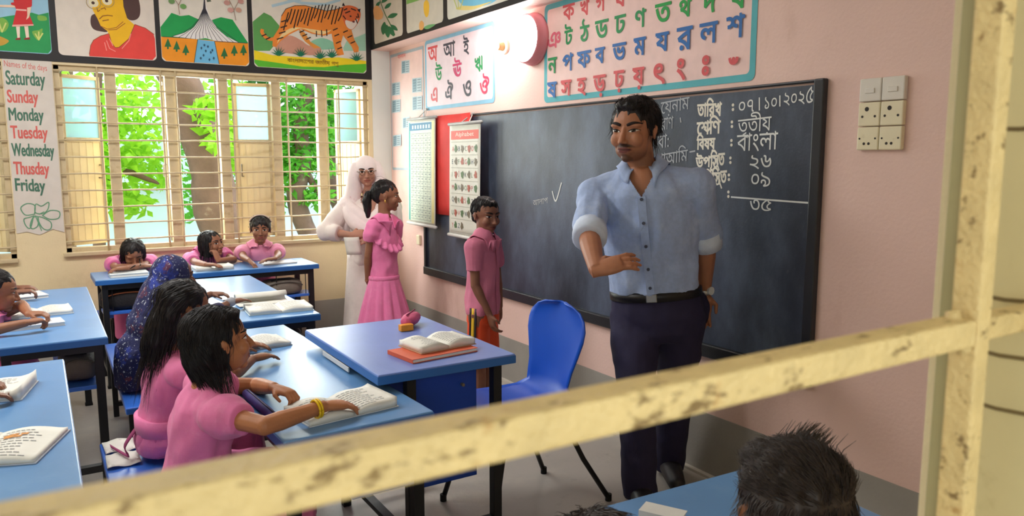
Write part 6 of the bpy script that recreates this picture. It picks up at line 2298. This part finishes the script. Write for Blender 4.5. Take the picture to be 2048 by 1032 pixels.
s = seated('girl with bobbed hair resting her chin on folded arms at the back desk', .52, 5.86, .180, .120, (0, -1, 0), vec(.52, 5.745, .775), on_y(267, 508, 5.63), (.02, -.84, -.50), (146, 98, 74), 0, vec(0, -.5, 1))
s.arm('R', on_z(286, 533, .735), vec(-1, .15, -.2), hd=(.9, -.1, 0), hn=(0, 0, -1), curl=.35)
s.arm('L', on_z(252, 536, .745), vec(1, .2, -.2), hd=(-.95, -.15, 0), hn=(0, 0, -1), curl=.35)
seated_legs(s, SEAT)
s.body(.0036, 2)
s.face(open_=.30, gaze=(0, -.8))
bob(s, -.50, .0, 11, .0, 320)
s.top('dress', M_rose, .014, -.1, 1.06, .62, puff=.006, cuff_r=.043, voxel=.006, seed=12)
seated_skirt(s, SEAT, M_rose, seed=13, drop=.2)

s = seated('girl with dark bob touching her mouth at the middle of the back desk', .99, 5.86, .180, .120, (.35, -.94, 0), vec(1.0, 5.77, .785), on_y(424, 488, 5.68), (.62, -.72, .12), (148, 98, 72), 0, vec(-.1, 0, 1))
s.arm('L', on_y(436, 521, 5.54), vec(.6, -.1, -.9), hd=(-.15, .35, .9), hn=(-.5, .7, 0), curl=.7)
s.arm('R', on_z(415, 530, .74), vec(-1, 0, -.4), hd=(.7, -.5, 0), hn=(0, 0, -1), curl=.3)
seated_legs(s, SEAT)
s.body(.0036, 2)
s.face(open_=.8, gaze=(.4, .2))
bob(s, -.52, .04, 14, .0, 320)
MB().ell(s.H(-.39, .02, -.02), (.007, .012, .007), None, 8, 6).build('hair_clip', mat('pale_clip', (206, 200, 196), 0.4, 0), s.root, smooth=True)
s.top('dress', M_rose, .014, -.1, 1.06, .62, puff=.006, cuff_r=.043, voxel=.006, seed=15)
seated_skirt(s, SEAT, M_rose, seed=16, drop=.2)
s.collar(M_rose, s.nr * 1.15, .04, .012, .012, .25)

s = seated('smiling girl with a hair band at the right end of the back desk', 1.38, 5.86, .184, .126, (-.12, -1, 0), vec(1.375, 5.74, .80), on_y(521, 459, 5.66), (-.24, -.96, -.02), (142, 94, 68), 0, vec(.04, 0, 1))
s.arm('R', on_z(503, 527, .735), vec(-1, .2, -.5), hd=(.35, -.75, -.45), hn=(-.1, -.3, -.9), curl=.4)
s.arm('L', on_z(548, 524, .740), vec(1, .1, -.3), hd=(-.95, -.1, 0), hn=(0, 0, -1), curl=.3)
seated_legs(s, SEAT)
s.body(.0036, 2, lips=(150, 76, 70))
s.face(open_=.75, smile=.9)
s.hair([((0, -.075, .20), (.405, .43, .365)), ((0, -.26, .02), (.31, .24, .28)), ((.31, -.05, .10), (.08, .16, .20)), ((-.31, -.05, .10), (.08, .16, .20))], n=300, L=.8, r=.0010, flow=flow_back((0, -.62, .1)), lift=.012, seed=17, jitter=.12, tubes=[(((0, -.45, .05), (0.0, -.56, 0), (.0, -.56, -.3)), (.10, .12, .05))], free=False)
MB().tube([s.H(.418 * math.cos(t), -.02 + .05 * math.sin(t), .22 + .355 * math.sin(t)) for t in np.linspace(.25, math.pi - .25, 16)], .0055, 8, flat=(1, 1.6)).build('hair_band', mat('pale_hair_band', (196, 176, 160), 0.5, 0.05, 20), s.root, smooth=True)
s.top('dress', M_pale_pink, .014, -.1, 1.06, .55, puff=.014, cuff_r=.044, voxel=.006, seed=18)
s.collar(M_pale_pink, s.nr * 1.15, .05, .012, .012, .25)
seated_skirt(s, SEAT, M_pale_pink, seed=19, drop=.2)

# ---------------------------------------------------------------- headscarf girl
y3 = 3.80
s = seated('girl in a dark blue dotted headscarf sitting on the second bench', .40, 3.82, .188, .128, (1, .05, 0), vec(.475, 3.81, .745), on_y(352, 553, y3), (1, .22, -.05), (120, 78, 58), 0)
s.arm('R', on_z(462, 604, .75), vec(.2, -1, -.6), hd=(.9, .30, .05), hn=(0, 0, -1), curl=.25)
s.arm('L', on_z(428, 586, .75), vec(.2, 1, -.5), hd=(.95, -.25, -.05), hn=(0, 0, -1), curl=.55, spread=.25)
seated_legs(s, SEAT)
s.body(.0036, 2)
s.face(open_=.8)
M_hij = stain(stain(stain(mat('navy_dotted_scarf', (32, 36, 78), 0.8, 0.2, 12, 0.1, 200), (46, 66, 160), 7, 0.52, 0.60, 0.75, 2), (104, 52, 62), 16, 0.565, 0.62, 0.8, 5), (206, 212, 222), 85, 0.59, 0.635, 0.9, 9)
mb = MB()
mb.ell(s.H(0, -.14, .10), (.455 * s.hh, .475 * s.hh, .475 * s.hh), s.R, 24, 16)
mb.ell(s.H(0, -.13, -.30), (.40 * s.hh, .38 * s.hh, .42 * s.hh), s.R, 24, 16)
for (t, w, d, off) in ((1.0, 1.10, .95, -.01), (.8, 1.18, 1.05, -.015)):
    c = s.pel + (s.chest - s.pel) * t
    mb.ell(c - s.f * .02, (s.sw * w, s.sw * d, .11), s.T, 24, 14)
dr = [s.H(-.05, -.30, .0), s.chest - s.f * .06 + s.u * .04, s.chest - s.f * .085 - s.u * .10, s.pel - s.f * .075 + s.u * .10, s.pel - s.f * .085 - s.u * .05]
q = catmull(dr, 5)
mb.tube(q, [.085 + .035 * min(1, i / 8) for i in range(len(q))], 18, flat=(1.05, .62), up=s.r)
me = fuse(mb, .006, 3)
wrinkle(me, .006, 20, 21, (1, 1, .5), .004, s.r, 50)
place(me, 'headscarf', M_hij, s.root)
M_dk = mat('dark_navy_dress', (46, 42, 76), 0.8, 0.1, 20, 0.1, 200)
s.top('dress', M_dk, .014, -.1, 1.05, 1.55, cuff_r=.032, voxel=.006, seed=22)
seated_skirt(s, SEAT, M_dk, seed=23)
wd = (s.wr['R'] - s.el['R']).normalized()
MB().tube([s.wr['R'] - wd * .03, s.wr['R'] - wd * .02, s.wr['R'] + wd * .010, s.wr['R'] + wd * .016], [.019, .023, .023, .019], 14).build('wrist_cloth', mat('grey_cloth', (150, 150, 156), 0.8, 0.1, 30), s.root, smooth=True)

# ---------------------------------------------------------------- long haired girl, second on the near bench
s = seated('long haired girl in a pink dress, partly hidden behind the near girl', .325, 2.87, .190, .122, (1, .02, 0), vec(.375, 2.86, .755), on_y(374, 618, 2.85), (1, .06, -.14), (146, 94, 62), 0)
s.arm('R', vec(.62, 2.76, .735), vec(.1, -1, -.5), hd=(.9, .3, 0), hn=(0, 0, -1), curl=.3)
s.arm('L', vec(.63, 2.98, .735), vec(.1, 1, -.5), hd=(.9, -.2, 0), hn=(0, 0, -1), curl=.3)
seated_legs(s, SEAT)
s.body(.0034, 2)
s.face(open_=.9)
s.hair(CAP + [((0, -.30, -.10), (.345, .25, .42))], n=650, L=.8, r=.0012, flow=lambda p: (p.x * .5, -.75 if p.z > .0 else -.12, -.35 if p.z > .25 else -1.1), lift=.03, seed=24, jitter=.2,
       tubes=[(((0, -.24, .05), (0, -.34, -.3), (0, -.46, -.65), (0, -.54, -.95)), (.30, .32, .28, .14))])
s.top('dress', M_pink_dress, .016, -.12, 1.06, .58, puff=.014, cuff_r=.046, voxel=.0055, wr=.008, fold=.006, seed=25, sx=1.05, sy=1.05)
seated_skirt(s, SEAT, M_rose, seed=26, wr=.009)
sashc = s.pel + (s.chest - s.pel) * .22
MB().loft([[sashc + s.u * z + s.r * (s.sw * .80 + .022 + o) * math.cos(a) + s.f * (s.sw * .62 + .022 + o) * math.sin(a) for a in (2 * math.pi * k / 32 for k in range(32))] for (z, o) in ((-.03, -.006), (-.028, .004), (.028, .004), (.03, -.006))]).build('sash', M_pink_dress, s.root, smooth=True)
e0 = sashc - s.f * .085
MB().sheet([[p + s.r * o for o in (-.016, .016)] for p in catmull([e0, e0 - s.f * .05 - s.u * .07, vec(.21, 2.86, .424), vec(.185, 2.94, .420), vec(.165, 3.02, .416)], 5)], .003).build('sash_end', mat('dark_pink_sash', (150, 60, 104), 0.75, 0.08, 20), s.root, smooth=True)

# ---------------------------------------------------------------- short haired girl, nearest on the bench
y1 = 2.30
s = seated('near girl with short black hair and a yellow bangle, seen in profile', .335, 2.325, .198, .116, (1, -.02, 0), vec(.385, 2.305, .775), on_y(440, 682, y1), (1, .04, .10), (178, 116, 76), 0, ua=.19, fa=.185, hs=.125, ar=.028)
s.arm('R', on_z(650, 812, .748), vec(.12, -1, -.28), hd=(.92, .12, -.12), hn=(.1, .1, -1), curls=[.35, .32, .34, .40], spread=.10)
s.arm('L', on_z(549, 776, .752), vec(.25, 1, -.25), hd=(.55, -.80, -.15), hn=(-.1, -.1, -1), curl=.85, spread=.12)
seated_legs(s, SEAT)
s.body(.0029, 2, lips=(140, 70, 58))
s.face(open_=.95, smile=.7)
s.hair(CAP + [((0, -.27, -.12), (.38, .28, .44)), ((.325, -.13, -.02), (.085, .17, .36)), ((-.325, -.13, -.02), (.085, .17, .36)), ((.0, .12, .385), (.25, .22, .095))], n=1300, L=.5, region=lambda p: not (p.y > .12 and p.z < .36), r=.0011, flow=lambda p: (p.x * .8, p.y * .5 - .35 if p.z > .1 else (.45 if p.y < -.25 else .05), -1.1 if p.z < .36 else -.35), lift=.03, seed=27, jitter=.2, voxel=.004)
s.top('dress', M_pink_dress, .016, -.12, 1.06, .56, puff=.013, cuff_r=.044, voxel=.005, wr=.0075, wscale=24, fold=.006, seed=28, sx=1.06, sy=1.08)
seated_skirt(s, SEAT, M_pink_dress, seed=29, wr=.008)
wd = (s.wr['R'] - s.el['R']).normalized()
bcen = s.wr['R'] - wd * .022
b1 = wd.cross(UP).normalized(); b2 = wd.cross(b1)
for dd in (0, .008):
    MB().tube([bcen - wd * dd + b1 * .0255 * math.cos(t) + b2 * .0255 * math.sin(t) for t in np.linspace(0, 2 * math.pi, 28)], .0036, 8).build('bangle', mat('yellow_bangle', (232, 190, 20), 0.35, 0.04, 20), s.root, smooth=True)

# ---------------------------------------------------------------- left edge children
s = seated('girl bending over her book at the left edge of the photo', -.36, 4.12, .186, .124, (1, 0, 0), vec(-.235, 4.13, .735), on_y(-4, 582, 4.13), (1, .02, -.22), (148, 98, 70), 0)
s.arm('R', on_z(54, 645, .752), vec(-.1, -1, -.4), hd=(.85, .45, 0), hn=(0, 0, -1), curl=.9)
s.arm('L', on_z(58, 628, .755), vec(.1, 1, -.4), hd=(.9, -.35, 0), hn=(0, 0, -1), curl=.8)
seated_legs(s, SEAT)
s.body(.0036, 2)
s.face(open_=.5, gaze=(0, -.6))
s.hair([((0, -.10, .185), (.372, .425, .360)), ((0, -.26, .02), (.29, .24, .28))], n=300, L=.8, r=.0011, flow=flow_back((0, -.62, .02)), lift=.012, seed=30, jitter=.12, tubes=[(((0, -.45, .05), (0.0, -.58, 0), (.0, -.60, -.5)), (.10, .13, .05))])
s.top('dress', M_pink_dress, .014, -.1, 1.06, .58, puff=.012, cuff_r=.044, voxel=.006, seed=31)
s.collar(M_pink_dress, s.nr * 1.15, .045, .012, .012, .25)
seated_skirt(s, SEAT, M_rose, seed=32)

s = seated('child at the left edge of whom mostly a hand on the farthest book shows', -.50, 4.84, .180, .120, (1, 0, 0), vec(-.40, 4.82, .76), vec(-.365, 4.82, .935), (1, .05, -.1), (126, 82, 60), 0)
s.arm('R', on_z(36, 584, .755), vec(0, -1, -.6), hd=(.95, -.05, 0), hn=(0, 0, -1), curl=.75)
s.arm('L', vec(-.12, 5.0, .735), vec(0, 1, -.5), hd=(.9, -.2, 0), hn=(0, 0, -1), curl=.5)
seated_legs(s, SEAT)
s.body(.004, 2)
s.face()
s.hair(CAP_SHORT, n=200, L=.25, r=.0011, flow=flow_down, seed=33)
s.top('dress', M_rose, .014, -.1, 1.06, .6, voxel=.007, seed=34)
seated_skirt(s, SEAT, M_rose, seed=35)

s = seated('child at the lower left desk, only fingers showing behind the risen page', -.62, 2.93, .182, .122, (1, 0, 0), vec(-.50, 2.93, .765), vec(-.455, 2.93, .94), (1, .05, -.2), (130, 84, 60), 0)
s.arm('R', vec(-.20, 2.72, .735), vec(0, -1, -.4), hd=(.9, .3, 0), hn=(0, 0, -1), curl=.4)
s.arm('L', on_z(14, 768, .745), vec(0, 1, -.4), hd=(.97, -.2, 0), hn=(0, 0, -1), curl=.7)
seated_legs(s, SEAT)
s.body(.004, 2)
s.face()
bob(s, -.55, .0, 36, 0, 200)
s.top('dress', M_pink_dress, .014, -.1, 1.06, .6, voxel=.007, seed=37)
seated_skirt(s, SEAT, M_rose, seed=38)

# ---------------------------------------------------------------- the two boys at the bottom
dB = ray(1580, 1022)
hb = Vector((0, 0, EYE)) + dB * 1.12
s = seated('boy seen from behind with tousled dark hair, lower right corner', hb.x, hb.y - .10, .198, .125, (.05, 1, 0), vec(hb.x, hb.y - .03, hb.z - .185), hb, (.38, .92, -.12), (150, 96, 62), 0)
s.arm('L', on_z(1432, 1037, .765), vec(-1, -.2, -.5), hd=(-.55, .8, 0), hn=(0, 0, -1), curl=.45)
s.arm('R', vec(hb.x + .10, hb.y + .30, .735), vec(1, -.2, -.5), hd=(-.2, .95, 0), hn=(0, 0, -1), curl=.4)
seated_legs(s, SEAT)
s.body(.0032, 2)
s.face()
M_hair2 = mat('dusty_dark_hair', (58, 48, 44), 0.5, 0.3, 40, spec=0.5)
s.hair([((0, -.10, .175), (.378, .425, .365)), ((0, -.17, -.12), (.378, .33, .42)), ((0, .05, .36), (.29, .28, .12))], n=4200, L=.17, r=.00075, flow=lambda p: (p.x * .25 - .25, .55 if p.z > .15 else -.05, .25 if p.z > .2 else -.9), lift=.05, seed=40, jitter=.5, voxel=.004, m=M_hair2, up=.02, nseg=5)
tf = MB()
rs = random.Random(4)
for _ in range(150):
    x, y = rs.gauss(.17, .07), rs.gauss(.06, .10)
    p0 = s.H(x, y, .50 - (x * x + y * y) * .8)
    d = (s.R @ Vector((rs.gauss(.30, .22), rs.gauss(.15, .2), rs.uniform(.55, 1.0)))).normalized()
    L = rs.uniform(.015, .036)
    tf.tube([p0, p0 + d * L * .5, p0 + d * L + s.R.col[0] * L * .35], [.0009, .0007, .0002], 3)
tf.build('hair_tuft', M_hair2, s.root, smooth=True)
M_boyshirt = mat('dusty_pink_shirt', (206, 118, 144))
s.top('shirt', M_boyshirt, .016, -.15, 1.06, .65, cuff_r=.05, voxel=.006, seed=41)
mb = MB(); mb.loft(s.rings(.014, -.2, .3, 20))
fz = Vector((s.f.x, s.f.y, 0)).normalized()
for sg in (-1, 1):
    hip = s.pel + s.r * s.sw * .5 * sg
    k_ = hip + fz * .26
    mb.tube([hip, k_, k_ + vec(0, 0, -.04)], [.075, .065, .06], 14)
place(fuse(mb, .008, 2), 'trousers', M_trouser, s.root)
op = on_z(1326, 1030, DESK_H + .012)
closed_book('exercise_book', 'rolled white paper on the bottom desk in front of the tousled haired boy', (op.x, op.y), .5, .045, .09, .022, DZ, (226, 226, 222))

d2 = ray(1192, 1020)
h2 = Vector((0, 0, EYE)) + d2 * 1.04 - vec(0, 0, .100)
s = seated('child at the bottom whose brown hair top just shows above the frame edge', h2.x, h2.y - .08, .178, .105, (.05, 1, 0), vec(h2.x, h2.y - .03, h2.z - .17), h2, (.1, 1, -.1), (140, 90, 62), 0)
s.arm('L', vec(h2.x - .12, h2.y + .28, .735), vec(-1, 0, -.5), hd=(.3, .9, 0), hn=(0, 0, -1), curl=.4)
s.arm('R', vec(h2.x + .12, h2.y + .28, .735), vec(1, 0, -.5), hd=(-.3, .9, 0), hn=(0, 0, -1), curl=.4)
seated_legs(s, SEAT)
s.body(.004, 2)
s.face()
s.hair(CAP_SHORT + [((0, .05, .36), (.29, .28, .12))], n=1500, L=.2, r=.0009, flow=lambda p: (p.x * .6, -.3, -.5), lift=.05, seed=42, jitter=.4, m=M_hair2, up=.02)
s.top('dress', M_rose, .014, -.1, 1.06, .6, voxel=.007, seed=43)
seated_skirt(s, SEAT, M_rose, seed=44)
